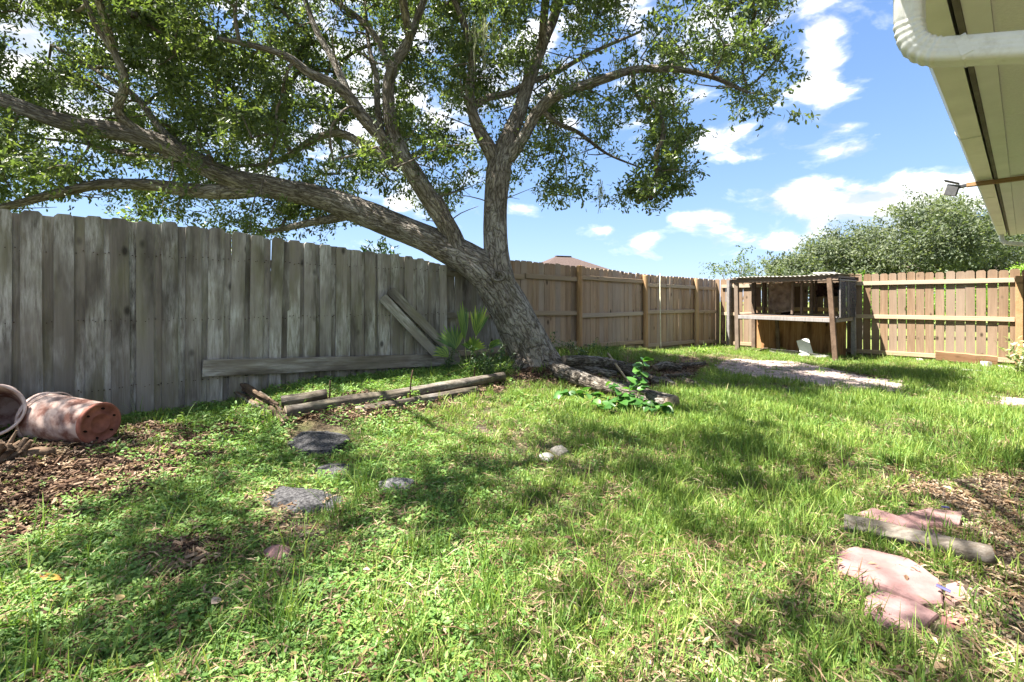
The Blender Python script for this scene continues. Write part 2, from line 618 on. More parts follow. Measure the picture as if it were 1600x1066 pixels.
W_BROWN = wood('brown_shed_wood', (0.075, 0.048, 0.032), (0.15, 0.10, 0.068), (0.235, 0.17, 0.125), tintvar=0.3, knots=0.4, warm=(0.20, 0.16, 0.13), stain=0.4)
W_BROWNX = wood('brown_shed_beam_wood', (0.085, 0.055, 0.036), (0.165, 0.11, 0.075), (0.25, 0.185, 0.14), axis='x', tintvar=0.3, knots=0.4, warm=(0.21, 0.17, 0.14), stain=0.3)
W_GREYPOST = wood('grey_post_wood', (0.13, 0.12, 0.115), (0.23, 0.215, 0.21), (0.32, 0.30, 0.29), tintvar=0.15, knots=0.4)
W_PLY = wood('orange_plywood', (0.15, 0.072, 0.030), (0.33, 0.175, 0.078), (0.46, 0.275, 0.14), tintvar=0.1, knots=0.9, stain=0.85)
W_PLANKR = wood('red_brown_plank', (0.19, 0.095, 0.05), (0.31, 0.17, 0.095), (0.40, 0.245, 0.155), axis='x', tintvar=0.1, knots=0.4)
W_TIMBER = wood('weathered_timber', (0.042, 0.033, 0.026), (0.105, 0.085, 0.068), (0.20, 0.172, 0.145), axis='x', lichen=0.25, algae=0.2, tintvar=0.2, knots=0.3, stain=0.7, bumps=1.0)
W_ROT = wood('rotten_timber', (0.045, 0.028, 0.018), (0.135, 0.088, 0.056), (0.29, 0.225, 0.165), axis='x', tintvar=0.2, knots=0.3, stain=0.9, bumps=1.4)


def simple(name, c1, c2, scale=8, rough=0.8, spec=0.3, metal=0, bs=0.2, bd=0.004, detail=5, lo=0.35, hi=0.65, uvc=False):
    m, nt, out = new_mat(name)
    v, r, raw = obj_vec(nt)
    n = noise(nt, v, scale, detail, 0.6)
    col = ramp(nt, n, ((lo, c1), (hi, c2)))
    finish(nt, out, col, rough, bump(nt, n, bs, bd), spec, metal)
    return m


def bark_mat(name, dark, mid, light, su=17, sv=3.4, grey=(0.36, 0.35, 0.33), lich=0.5, bs=1.0):
    """furrowed bark: dark contour-like furrows between long uneven ridges, from stretched noise in uv (metres)"""
    m, nt, out = new_mat(name)
    uv = nt.nodes.new('ShaderNodeUVMap').outputs[0]
    geo = nt.nodes.new('ShaderNodeNewGeometry').outputs['Position']
    n1 = noise(nt, mapping(nt, uv, scale=(su, sv, 1)), 1.0, 2, 0.5, 0.7)
    n2 = noise(nt, mapping(nt, uv, scale=(su * 1.9, sv * 2.1, 1), loc=(3.7, 1.3, 0)), 1.0, 2, 0.5, 0.9)
    r1 = ramp(nt, M(nt, 'ABSOLUTE', M(nt, 'SUBTRACT', n1, 0.5)), ((0.0, 0.0), (0.035, 0.55), (0.12, 1.0)))
    r2 = ramp(nt, M(nt, 'ABSOLUTE', M(nt, 'SUBTRACT', n2, 0.48)), ((0.0, 0.15), (0.03, 0.65), (0.10, 1.0)))
    fine = noise(nt, mapping(nt, uv, scale=(su * 7, sv * 6, 1)), 1.0, 6, 0.7)
    ridge = M(nt, 'MULTIPLY', r1, r2)
    h = M(nt, 'ADD', M(nt, 'MULTIPLY', ridge, 0.72), M(nt, 'MULTIPLY', fine, 0.42))
    col = ramp(nt, h, ((0.20, dark), (0.58, mid), (1.0, light)))
    big = ramp(nt, noise(nt, geo, 3.5, 5, 0.65), ((0.47, 0.0), (0.68, 1.0)))
    col = mixc(nt, M(nt, 'MULTIPLY', M(nt, 'MULTIPLY', big, lich), ridge), col, grey)
    tone = ramp(nt, noise(nt, geo, 1.3, 3, 0.6), ((0.35, (0.80, 0.76, 0.72)), (0.65, (1.12, 1.12, 1.12))))
    col = mixc(nt, 1.0, col, tone, 'MULTIPLY')
    finish(nt, out, col, 0.92, bump(nt, h, bs, 0.03), 0.12)
    return m


BARK = bark_mat('oak_bark', (0.085, 0.072, 0.060), (0.235, 0.212, 0.188), (0.385, 0.36, 0.33))
BARK_TWIG = simple('twig_bark', (0.075, 0.062, 0.05), (0.20, 0.175, 0.15), 14, 0.9, 0.1)
BARK_LOG = bark_mat('log_bark', (0.035, 0.030, 0.025), (0.125, 0.110, 0.092), (0.27, 0.25, 0.225), su=20, sv=4, lich=0.75, bs=0.9)
CUT = simple('cut_log_end', (0.12, 0.092, 0.07), (0.36, 0.285, 0.215), 22, 0.95, 0.1)


def leaf_mat(name, c_dark, c_mid, c_light, dry=None, trans=0.35, tboost=(1.5, 1.65, 0.7), rough=0.5, spec=0.35, rnd=0.5, use_tint=True):
    """colour from the per-leaf tint attribute plus a per-instance random"""
    m, nt, out = new_mat(name)
    oi = nt.nodes.new('ShaderNodeObjectInfo')
    r = oi.outputs['Random']
    if use_tint:
        at = nd(nt, 'ShaderNodeAttribute', attribute_name='tint')
        f = M(nt, 'ADD', M(nt, 'MULTIPLY', at.outputs['Fac'], 1.0 - rnd), M(nt, 'MULTIPLY', r, rnd))
        tf = at.outputs['Fac']
    else:
        f = r
        tf = r
    col = ramp(nt, f, ((0.15, c_dark), (0.5, c_mid), (0.85, c_light)))
    if dry is not None:
        col = mixc(nt, M(nt, 'GREATER_THAN', tf, 1.001), col, dry)
    tcn = nd(nt, 'ShaderNodeVectorMath', operation='MULTIPLY')
    nt.links.new(col, tcn.inputs[0])
    tcn.inputs[1].default_value = tboost
    finish(nt, out, col, rough, None, spec, translucent=trans, tcol=tcn.outputs[0])
    return m


OAK_LEAF = leaf_mat('oak_leaf', (0.045, 0.068, 0.030), (0.082, 0.115, 0.050), (0.135, 0.165, 0.070), trans=0.42, tboost=(1.9, 2.0, 0.7), rough=0.36, spec=0.5)
FAR_LEAF = leaf_mat('far_tree_leaf', (0.055, 0.076, 0.046), (0.105, 0.130, 0.080), (0.175, 0.195, 0.115), trans=0.35, rough=0.6)
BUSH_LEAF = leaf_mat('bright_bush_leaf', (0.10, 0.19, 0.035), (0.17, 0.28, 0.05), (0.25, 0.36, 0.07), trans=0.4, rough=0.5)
GRASS = leaf_mat('grass_blade', (0.085, 0.172, 0.032), (0.165, 0.265, 0.050), (0.275, 0.345, 0.085), dry=(0.46, 0.42, 0.22), trans=0.35, tboost=(1.35, 1.35, 0.8), rough=0.5, spec=0.3)
WEED = leaf_mat('weed_leaf', (0.09, 0.185, 0.045), (0.15, 0.275, 0.065), (0.24, 0.35, 0.10), dry=(0.26, 0.22, 0.08), trans=0.35, tboost=(1.4, 1.4, 0.7), rough=0.5, spec=0.35)
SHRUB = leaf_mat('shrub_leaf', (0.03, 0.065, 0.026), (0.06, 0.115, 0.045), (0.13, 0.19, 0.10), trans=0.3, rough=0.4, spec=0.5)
VINE = leaf_mat('vine_leaf', (0.035, 0.105, 0.022), (0.06, 0.165, 0.030), (0.10, 0.225, 0.045), trans=0.35, tboost=(1.5, 1.5, 0.7), rough=0.4, spec=0.45, use_tint=False)
PALM = leaf_mat('palmetto_leaf', (0.05, 0.115, 0.034), (0.13, 0.22, 0.05), (0.27, 0.36, 0.075), trans=0.45, tboost=(2.0, 1.9, 0.6), rough=0.4, spec=0.45, use_tint=False)
VARIEG = leaf_mat('variegated_leaf', (0.09, 0.15, 0.06), (0.26, 0.31, 0.16), (0.55, 0.56, 0.38), trans=0.3, rough=0.5)
MOSS = leaf_mat('spanish_moss', (0.16, 0.17, 0.12), (0.26, 0.27, 0.20), (0.34, 0.35, 0.27), trans=0.3, rough=0.9, spec=0.05)
LITTER = leaf_mat('leaf_litter', (0.085, 0.048, 0.028), (0.215, 0.145, 0.088), (0.42, 0.335, 0.23), trans=0.15, tboost=(1.2, 1.0, 0.8), rough=0.8, spec=0.15, rnd=0.6)
CHIPS = leaf_mat('bark_chips', (0.035, 0.022, 0.016), (0.115, 0.070, 0.047), (0.27, 0.195, 0.14), trans=0.02, rough=0.9, spec=0.1, rnd=0.6)
PEBBLE = leaf_mat('pebbles', (0.08, 0.055, 0.038), (0.19, 0.135, 0.09), (0.34, 0.27, 0.20), trans=0.0, rough=0.8, spec=0.2, rnd=0.9)
STEM = simple('green_stem', (0.07, 0.10, 0.03), (0.14, 0.17, 0.06), 20, 0.6)
STEM_DRY = simple('dry_stem', (0.20, 0.15, 0.09), (0.40, 0.32, 0.2), 20, 0.8)


def ground_mat():
    m, nt, out = new_mat('yard_soil')
    geo = nt.nodes.new('ShaderNodeNewGeometry').outputs['Position']
    at = nd(nt, 'ShaderNodeVertexColor', layer_name='cover')
    sp = nd(nt, 'ShaderNodeSeparateColor')
    nt.links.new(at.outputs[0], sp.inputs[0])
    mul, bare, far = sp.outputs[0], sp.outputs[1], sp.outputs[2]
    n1 = noise(nt, geo, 3.0, 6, 0.6)
    n2 = noise(nt, geo, 40, 5, 0.7)
    n3 = noise(nt, geo, 160, 3, 0.7)
    soil = ramp(nt, M(nt, 'ADD', M(nt, 'MULTIPLY', n2, 0.6), M(nt, 'MULTIPLY', n3, 0.4)), ((0.35, (0.055, 0.044, 0.030)), (0.52, (0.13, 0.107, 0.07)), (0.68, (0.27, 0.23, 0.155))))
    green = ramp(nt, n2, ((0.3, (0.09, 0.125, 0.032)), (0.7, (0.22, 0.25, 0.08))))
    soil = mixc(nt, ramp(nt, n1, ((0.42, 0.0), (0.6, 0.55))), soil, green)
    mulch = ramp(nt, n2, ((0.34, (0.030, 0.019, 0.013)), (0.52, (0.085, 0.054, 0.037)), (0.70, (0.20, 0.15, 0.11))))
    dirt = ramp(nt, M(nt, 'ADD', M(nt, 'MULTIPLY', n2, 0.5), M(nt, 'MULTIPLY', n1, 0.5)), ((0.38, (0.045, 0.034, 0.026)), (0.5, (0.105, 0.082, 0.064)), (0.62, (0.20, 0.16, 0.13))))
    col = mixc(nt, mul, soil, mulch)
    col = mixc(nt, bare, col, dirt)
    col = mixc(nt, far, col, green)
    hh = M(nt, 'ADD', n2, M(nt, 'MULTIPLY', n3, 0.5))
    finish(nt, out, col, 0.95, bump(nt, hh, 0.9, 0.02), 0.1)
    return m


GROUND = ground_mat()
PAVER = simple('faded_pink_paver', (0.22, 0.165, 0.145), (0.40, 0.33, 0.30), 30, 0.9, 0.15, bs=0.4)


def slab_mat(name, a, b):
    m, nt, out = new_mat(name)
    v, r, raw = obj_vec(nt)
    n1 = noise(nt, v, 5, 8, 0.65)
    n2 = noise(nt, v, 110, 4, 0.7)
    col = ramp(nt, n1, ((0.36, a), (0.64, b)))
    col = mixc(nt, ramp(nt, n2, ((0.55, 0.0), (0.75, 0.6))), col, tuple(c * 0.45 for c in a))
    col = mixc(nt, ramp(nt, noise(nt, v, 2.7, 7, 0.7), ((0.56, 0.0), (0.72, 0.6))), col, (0.20, 0.14, 0.115))
    finish(nt, out, col, 0.9, bump(nt, n2, 0.35, 0.003), 0.15)
    return m


SLAB = slab_mat('pink_slab', (0.20, 0.112, 0.108), (0.30, 0.19, 0.187))
SLAB_RED = simple('dark_red_slab', (0.17, 0.075, 0.068), (0.25, 0.13, 0.118), 12, 0.85, 0.2, bs=0.35)
ASH = simple('dark_granular_stone', (0.014, 0.014, 0.016), (0.11, 0.108, 0.112), 60, 0.95, 0.15, bs=1.0, bd=0.012, detail=6)
ASHL = simple('pale_granular_stone', (0.07, 0.07, 0.075), (0.34, 0.33, 0.32), 60, 0.95, 0.15, bs=1.0, bd=0.012, detail=6)
CONC = simple('pale_concrete', (0.36, 0.34, 0.31), (0.56, 0.54, 0.50), 25, 0.9, 0.2, bs=0.5)
CONCD = simple('grey_block', (0.17, 0.155, 0.135), (0.32, 0.30, 0.265), 25, 0.95, 0.1, bs=0.6)
WHITE = simple('white_board', (0.66, 0.66, 0.64), (0.78, 0.78, 0.77), 6, 0.7, 0.3)
RUST = simple('rusty_stake', (0.025, 0.016, 0.012), (0.085, 0.045, 0.028), 50, 0.8, 0.3, 0.3)
DARK = simple('dark_rag', (0.012, 0.010, 0.010), (0.055, 0.030, 0.024), 9, 0.95, 0.05, bs=0.6, bd=0.02)
BURLAP = simple('crumpled_brown_sheet', (0.13, 0.085, 0.06), (0.36, 0.275, 0.215), 5, 0.9, 0.1, bs=0.9, bd=0.04)
ROOFING = simple('corrugated_roofing', (0.20, 0.185, 0.17), (0.42, 0.40, 0.37), 9, 0.7, 0.3)
BLUE = simple('blue_litter', (0.03, 0.03, 0.10), (0.06, 0.06, 0.16), 9, 0.4, 0.5)
YLEAF = simple('yellow_fallen_leaf', (0.42, 0.31, 0.14), (0.55, 0.43, 0.22), 40, 0.7)
PLEAF = simple('pale_fallen_leaf', (0.42, 0.31, 0.25), (0.55, 0.43, 0.36), 40, 0.7)
OLEAF = simple('orange_green_fallen_leaf', (0.50, 0.17, 0.02), (0.34, 0.36, 0.05), 14, 0.6, lo=0.4, hi=0.6)
CREAM = simple('cream_soffit_paint', (0.70, 0.685, 0.65), (0.78, 0.765, 0.73), 3.0, 0.7, 0.25, bs=0.06, detail=8)
CREAMS = simple('cream_textured_soffit', (0.70, 0.685, 0.65), (0.80, 0.785, 0.75), 90, 0.85, 0.15, bs=0.35, bd=0.003, detail=4, lo=0.3, hi=0.7)
GUTTER = simple('cream_gutter_metal', (0.62, 0.605, 0.56), (0.75, 0.735, 0.69), 2.5, 0.4, 0.45, bs=0.03, detail=9)
FASCIA = simple('shaded_fascia_gap', (0.10, 0.085, 0.07), (0.17, 0.15, 0.125), 6, 0.8)  # shade of the recess behind the gutter, put into the fascia colour
WALLM = simple('cream_wall_paint', (0.55, 0.50, 0.42), (0.62, 0.57, 0.49), 3, 0.85, 0.2)
SHINGLE = simple('brown_shingle', (0.055, 0.040, 0.036), (0.105, 0.080, 0.072), 20, 0.95, 0.1, bs=0.5)
STUCCO = simple('neighbour_stucco', (0.50, 0.46, 0.40), (0.58, 0.54, 0.48), 8, 0.9, 0.1)
BLACK = simple('black_plastic', (0.018, 0.018, 0.02), (0.04, 0.04, 0.045), 10, 0.45, 0.5)
LAMPW = simple('dark_lamp_housing', (0.05, 0.05, 0.055), (0.10, 0.10, 0.105), 10, 0.45, 0.5)
LENS = simple('frosted_lamp_lens', (0.50, 0.48, 0.40), (0.60, 0.58, 0.50), 10, 0.25, 0.6)
BATTEN = wood('brown_batten', (0.14, 0.075, 0.035), (0.26, 0.155, 0.075), (0.34, 0.22, 0.12), axis='x', tintvar=0.05, knots=0.1)
REDTUB = simple('faded_red_tub', (0.15, 0.070, 0.055), (0.42, 0.32, 0.285), 7.5, 0.8, 0.2, bs=0.4, detail=10, lo=0.40, hi=0.58)
REDBASE = simple('rust_red_tub_base', (0.13, 0.043, 0.030), (0.285, 0.105, 0.075), 9, 0.75, 0.3, bs=0.5, detail=8)
REDRIM = simple('pinkish_tub_rim', (0.36, 0.265, 0.24), (0.52, 0.43, 0.405), 9, 0.7, 0.3, bs=0.2)
HOLE = simple('dark_hole', (0.010, 0.007, 0.006), (0.02, 0.014, 0.012), 9, 0.95, 0.05)
STRAWY = simple('pale_yellow_stake', (0.62, 0.58, 0.36), (0.78, 0.76, 0.60), 9, 0.6, 0.3)


def downspout_mat():
    m, nt, out = new_mat('white_downspout_metal')
    v, r, raw = obj_vec(nt)
    n = noise(nt, v, 5, 8, 0.65)
    st_ = ramp(nt, noise(nt, mapping(nt, v, scale=(1, 1, 1)), 18, 6, 0.7), ((0.52, 0.0), (0.72, 1.0)))
    col = ramp(nt, n, ((0.35, (0.60, 0.60, 0.56)), (0.65, (0.74, 0.745, 0.72))))
    col = mixc(nt, M(nt, 'MULTIPLY', st_, 0.35), col, (0.33, 0.29, 0.18))
    finish(nt, out, col, 0.42, bump(nt, n, 0.05, 0.004), 0.45)
    return m


DSPOUT = downspout_mat()


def screen_mat():
    m, nt, out = new_mat('black_window_screen')
    v, r, raw = obj_vec(nt)
    n = noise(nt, v, 2.5, 3)
    a = ramp(nt, n, ((0.3, 0.62), (0.7, 0.80)))
    finish(nt, out, (0.045, 0.050, 0.062), 0.7, None, 0.3, alpha=a)
    return m


SCREEN = screen_mat()
print('TIME 10_mat', round(_t.time()-_T0,1))

# ------------------------------------------------------------------ ground cover masks (world space)
def in_poly(x, y, poly):
    x = np.asarray(x, float); y = np.asarray(y, float)
    r = np.zeros(x.shape, bool)
    n = len(poly)
    for i in range(n):
        x0, y0 = poly[i]; x1, y1 = poly[(i + 1) % n]
        c = ((y0 > y) != (y1 > y))
        with np.errstate(divide='ignore', invalid='ignore'):
            xi = (x1 - x0) * (y - y0) / (y1 - y0 + 1e-12) + x0
        r ^= c & (x < xi)
    return r


def wpoly(pts):
    return [tuple(gpix(a, b)[:2]) for a, b in pts]


def soft(x, y, poly, ragged=0.12, seed=0):
    r = np.zeros(np.asarray(x).shape)
    for k in range(5):
        ox = (fbm(np.asarray(x) * 2.3, np.asarray(y) * 2.3, 50 + seed + k * 7, 3) - 0.5) * ragged * 5
        oy = (fbm(np.asarray(x) * 2.3, np.asarray(y) * 2.3, 80 + seed + k * 7, 3) - 0.5) * ragged * 5
        r = r + in_poly(np.asarray(x) + ox, np.asarray(y) + oy, poly)
    return r / 5


PM_MULCH = [wpoly([(-260, 690), (60, 690), (250, 660), (400, 665), (320, 720), (240, 760), (170, 800), (0, 870), (-350, 900)]),
            wpoly([(230, 850), (330, 850), (330, 885), (230, 890)]),
            wpoly([(430, 640), (780, 592), (800, 607), (620, 650), (520, 668), (450, 665)]),
            wpoly([(800, 575), (1000, 565), (1110, 570), (1080, 605), (900, 600), (800, 600)])]
PM_BARE = [wpoly([(1385, 735), (1500, 745), (1620, 725), (1750, 760), (1800, 1000), (1620, 1060), (1480, 1000), (1500, 905), (1455, 795), (1390, 775)]),
           wpoly([(395, 795), (470, 780), (500, 840), (420, 880)]), wpoly([(700, 652), (740, 656), (800, 676), (770, 688)]),
           wpoly([(1060, 560), (1130, 556), (1110, 580), (1050, 590)]), wpoly([(1540, 615), (1640, 620), (1640, 650), (1540, 640)])]
POLY_PAVE = wpoly([(1112, 572), (1150, 561), (1230, 566), (1330, 581), (1420, 602), (1402, 615), (1300, 606), (1200, 592), (1128, 584)])
POLY_PAVE2 = wpoly([(1556, 622), (1640, 622), (1690, 640), (1575, 636)])
SLABS = [  # pixel outline, thickness above ground, material
    ([(1338, 812), (1362, 803), (1440, 828), (1494, 858), (1480, 866), (1400, 838)], 0.045, SLAB, 'long pink stone slab lying behind the split timber by the dirt'),
    ([(1402, 812), (1450, 801), (1505, 810), (1500, 829), (1450, 824)], 0.04, SLAB, 'small pink slab half buried at the back of the stepping stones'),
    ([(1308, 868), (1335, 857), (1420, 880), (1470, 915), (1474, 950), (1440, 950), (1390, 925), (1312, 900)], 0.03, SLAB, 'largest pink slab in front of the split timber'),
    ([(1352, 938), (1372, 926), (1430, 945), (1468, 966), (1440, 990), (1385, 985), (1350, 962)], 0.03, SLAB, 'frontmost pink slab with grass growing over its edge'),
    ([(1472, 958), (1495, 960), (1516, 974), (1490, 986), (1470, 978)], 0.025, SLAB_RED, 'small dark red broken slab corner at the edge of the dirt'),
    ([(1478, 920), (1500, 915), (1515, 938), (1492, 948), (1476, 940)], 0.03, SLAB, 'small pale pink stone chip beside the largest pink slab')]
STONES = [([(452, 668), (478, 658), (530, 664), (548, 688), (520, 712), (475, 714), (450, 696)], 0.05, ASH, 'largest dark gritty stone in front of the rotten timbers'),
          ([(492, 734), (515, 724), (552, 727), (556, 740), (525, 748), (495, 745)], 0.05, ASH, 'small dark gritty stone between the two larger dark stones'),
          ([(408, 778), (440, 762), (500, 764), (540, 778), (520, 800), (465, 806), (420, 792)], 0.06, ASH, 'dark gritty stone nearest the camera beside tall grass'),
          ([(588, 762), (615, 752), (648, 757), (640, 768), (600, 770)], 0.04, ASHL, 'pale grey gritty stone half hidden in the grass'),
          ([(412, 866), (435, 857), (458, 862), (450, 876), (420, 880)], 0.03, SLAB, 'small pinkish stone in the grass left of centre'),
          ([(840, 716), (852, 711), (866, 716), (858, 724)], 0.03, CONC, 'left one of two small pale stones in the lawn'),
          ([(860, 706), (878, 701), (890, 707), (876, 714)], 0.035, CONCD, 'right one of two small pale stones in the lawn')]


def mulch_f(x, y):
    r = np.zeros(np.asarray(x).shape)
    for i, p in enumerate(PM_MULCH):
        r = np.maximum(r, soft(x, y, p, 0.10, i))
    return r


def bare_f(x, y):
    r = np.zeros(np.asarray(x).shape)
    for i, p in enumerate(PM_BARE):
        r = np.maximum(r, soft(x, y, p, 0.10, 20 + i))
    return r


def build_ground():
    def axis(a, b, step, lo, hi):
        fine = np.arange(a, b, step)
        l = a - np.geomspace(0.1, a - lo, 26)[::-1]
        h = fine[-1] + np.geomspace(0.1, hi - fine[-1], 26)
        return np.concatenate([l, fine, h])
    xs = axis(-5.2, 11.2, 0.06, -600, 600)
    ys = axis(0.6, 14.2, 0.06, -600, 600)
    X, Y = np.meshgrid(xs, ys)
    x, y = X.ravel(), Y.ravel()
    s, t = to_st(x, y)
    z = gz(np.clip(x, -9, 14), np.clip(y, -3, 17))
    far = np.clip((np.maximum.reduce([-6 - x, x - 12, -1 - y, y - 15])) / 5, 0, 1)
    z = z * (1 - far) - 0.05 * far
    me = bpy.data.meshes.new('ground')
    nx, ny = len(xs), len(ys)
    I = np.arange(nx * ny).reshape(ny, nx)
    fc = np.stack([I[:-1, :-1], I[:-1, 1:], I[1:, 1:], I[1:, :-1]], -1).reshape(-1, 4)
    me.vertices.add(nx * ny)
    me.vertices.foreach_set('co', np.stack([x, y, z], 1).astype(np.float32).ravel())
    me.loops.add(fc.size)
    me.loops.foreach_set('vertex_index', fc.ravel().astype(np.int32))
    me.polygons.add(len(fc))
    me.polygons.foreach_set('loop_start', np.arange(0, fc.size, 4, dtype=np.int32))
    me.polygons.foreach_set('use_smooth', np.ones(len(fc), bool))
    me.update(calc_edges=True)
    ca = me.color_attributes.new('cover', 'FLOAT_COLOR', 'POINT')
    beyond = ((t > TF + 0.1) | (s > SF + 0.1)) * 1.0
    colr = np.stack([mulch_f(x, y), bare_f(x, y), beyond, np.ones_like(x)], 1)
    ca.data.foreach_set('color', colr.astype(np.float32).ravel())
    me.materials.append(GROUND)
    tag(link(bpy.data.objects.new('ground', me)), kind='structure')


build_ground()


# ------------------------------------------------------------------ fences
def picket_mesh(name, w, h, th, cut, seed, mat, broken=0.0):
    """dog-eared board, local origin at the middle of its foot; x along the fence, y through it"""
    r = random.Random(seed)
    n = 6
    rows = []
    bow = r.uniform(-0.006, 0.006)
    for i in range(n + 1):
        k = i / n
        z = k * (h - cut)
        o = bow * math.sin(k * math.pi) + r.uniform(-0.0012, 0.0012)
        rows.append((-w / 2 + o + r.uniform(-.001, .001), w / 2 + o + r.uniform(-.001, .001), z, bow * 1.2 * math.sin(k * 2.5)))
    V, Fc = [], []
    for (a, b, z, dy) in rows:
        V += [(a, -th / 2 + dy, z), (b, -th / 2 + dy, z), (b, th / 2 + dy, z), (a, th / 2 + dy, z)]
    a, b, z, dy = rows[-1]
    q = cut * r.uniform(0.75, 1.0)
    V += [(a + q, -th / 2 + dy, h), (b - q, -th / 2 + dy, h + r.uniform(-.006, .004)), (b - q, th / 2 + dy, h), (a + q, th / 2 + dy, h)]
    for i in range(n + 1):
        for k in range(4):
            p, p2 = i * 4 + k, i * 4 + (k + 1) % 4
            Fc.append((p, p2, p2 + 4, p + 4))
    Fc.append((3, 2, 1, 0))
    e = (n + 1) * 4
    Fc.append((e, e + 1, e + 2, e + 3))
    me = bpy.data.meshes.new(name)
    me.from_pydata(V, [], Fc)
    me.materials.append(mat)
    me.update()
    return me


def rail_obj(a, b, w, h, mat, root, seed):
    return beam('rail', a, b, w, h, mat, root, c=0.004, jit=0.003, n=4, seed=seed)


# old grey fence, board on board
OLD_TOP_S = [-3, -0.3, 0.32, 0.75, 1.34, 1.95, 2.6, 3.3, 3.6, 3.93, 4.3]
OLD_TOP_Z = [1.93, 1.925, 1.935, 1.945, 1.915, 1.87, 1.832, 1.80, 1.765, 1.71, 1.66]
rnd = random.Random(5)
old_root = empty('board_fence', st(-2.6, TF, 0.1), ROT_D)
tag(old_root, 'weathered grey board on board fence left of the leaning oak', 'fence')
front = [picket_mesh('picket', 0.128, 1.0, 0.018, 0.0, i, W_OLD) for i in range(1)]


def old_picket(s, w, back, idx):
    top = float(np.interp(s, OLD_TOP_S, OLD_TOP_Z)) + rnd.uniform(-.012, .012) - (0.012 if back else 0)
    bot = float(np.interp(s, ZS, ZZ)) - 0.06
    me = picket_mesh('picket', w, top - bot, 0.017, 0.024, 100 + idx, W_OLD)
    o = inst('picket', me, old_root)
    t = 0.0 + (0.022 if back else 0.0) + rnd.uniform(-.003, .003)
    o.location = (s + 2.6, t, bot - 0.1)
    lean = 0.0
    if 0.95 < s < 2.4 and not back:
        lean = 0.012 * math.sin((s - 0.95) / 1.45 * math.pi)
    o.rotation_euler = (rnd.uniform(-.006, .006), lean * 1.5 + rnd.uniform(-.006, .006), rnd.uniform(-.015, .015))
    return o


s = -2.55
i = 0
while s < 4.0:
    wf = rnd.uniform(0.122, 0.138)
    old_picket(s, wf, False, i)
    if s + 0.09 < 3.95:
        old_picket(s + 0.093, 0.142, True, i + 300)
    s += rnd.uniform(0.180, 0.192)
    i += 1
for zz in (0.42, 1.02, 1.62):
    rail_obj(st(-2.6, TF + 0.062, zz), st(4.3, TF + 0.062, zz - 0.03), 0.04, 0.088, W_OLDX, old_root, int(zz * 100))
for sp in (-1.9, 0.6, 3.0):
    beam('post', st(sp, TF + 0.135, 0.0), st(sp, TF + 0.135, 1.72), 0.09, 0.09, W_GREYPOST, old_root)

nv, nf = [], []
for sN in np.arange(-2.5, 3.95, 0.093):
    for zz in (0.42, 1.02, 1.62):
        for dx in (-.03, .03):
            c0 = Vector((sN + 2.6 + dx + rnd.uniform(-.012, .012), -.0115, zz - .1 + rnd.uniform(-.015, .015)))
            v0, f0 = box_vf(c0.x - .0035, c0.x + .0035, -.0125, .012, c0.z - .0035, c0.z + .0035)
            nf += [tuple(i_ + len(nv) for i_ in q) for q in f0]
            nv += v0
tag(mk('nail', nv, nf, RUST, old_root), kind='stuff')

# newer tan fence behind the oak, its rails and posts on this side
TN = 5.78
new_root = empty('tan_fence', st(4.3, TN, 0), ROT_D)
tag(new_root, 'tan board fence with round posts right of the leaning oak', 'fence')
NEW_TOP_S = [4.0, 5.6, 7.1, 9.4, 13.1]
NEW_TOP_Z = [1.84, 1.875, 1.86, 1.785, 1.775]
s = 4.22
i = 0
shift = 0.0
while s < 13.12:
    w = 0.14
    top = float(np.interp(s, NEW_TOP_S, NEW_TOP_Z)) + rnd.uniform(-.01, .01)
    bot = float(np.interp(s, ZS, ZZ)) + rnd.uniform(-.02, 0.0)
    me = picket_mesh('picket', w, top - bot, 0.016, 0.026, 500 + i, W_NEW if s > 5.2 else W_OLD)
    o = inst('picket', me, new_root, (s - 4.3, rnd.uniform(-.003, .003), bot), (rnd.uniform(-.005, .005), rnd.uniform(-.006, .006), rnd.uniform(-.01, .01)))
    s += (0.1465 if s > 5.6 else 0.136) + rnd.uniform(-0.003, 0.002)
    i += 1
seg_s = [4.3, 5.7, 7.12, 9.42, 11.82, 13.05]
for k in range(len(seg_s) - 1):
    a, b = seg_s[k], seg_s[k + 1]
    for j, (za, zb) in enumerate((((1.62, 1.60), (1.62, 1.60), (1.64, 1.62), (1.55, 1.54), (1.53, 1.53))[k],
                                  ((0.99, 0.97), (0.99, 0.97), (0.92, 0.92), (0.95, 0.94), (0.92, 0.9))[k],
                                  ((0.42, 0.40), (0.42, 0.40), (0.34, 0.30), (0.20, 0.17), (0.14, 0.1))[k])):
        rail_obj(st(a + 0.03, TN - 0.035, za), st(b - 0.03, TN - 0.035, zb), 0.042, 0.082, W_NEWX, new_root, k * 7 + j)
for sp, zb in ((7.12, .25), (9.42, .05), (11.82, -.04)):
    top = float(np.interp(sp, NEW_TOP_S, NEW_TOP_Z)) - (0.0 if sp < 8 else 0.02)
    V, Fc, UV, nc = tube(np.array([[0, 0, 0, .058], [0, 0, .6, .057], [.002, 0, 1.2, .056], [0, 0, top - zb - .012, .055], [0, 0, top - zb, .047]]), 14)
    o = mk('post', V, Fc, W_POST, new_root, smooth=False)
    o.location = (sp - 4.3, -0.075, zb)
    o.rotation_euler = (rnd.uniform(-.008, .008), rnd.uniform(-.008, .008), 0)

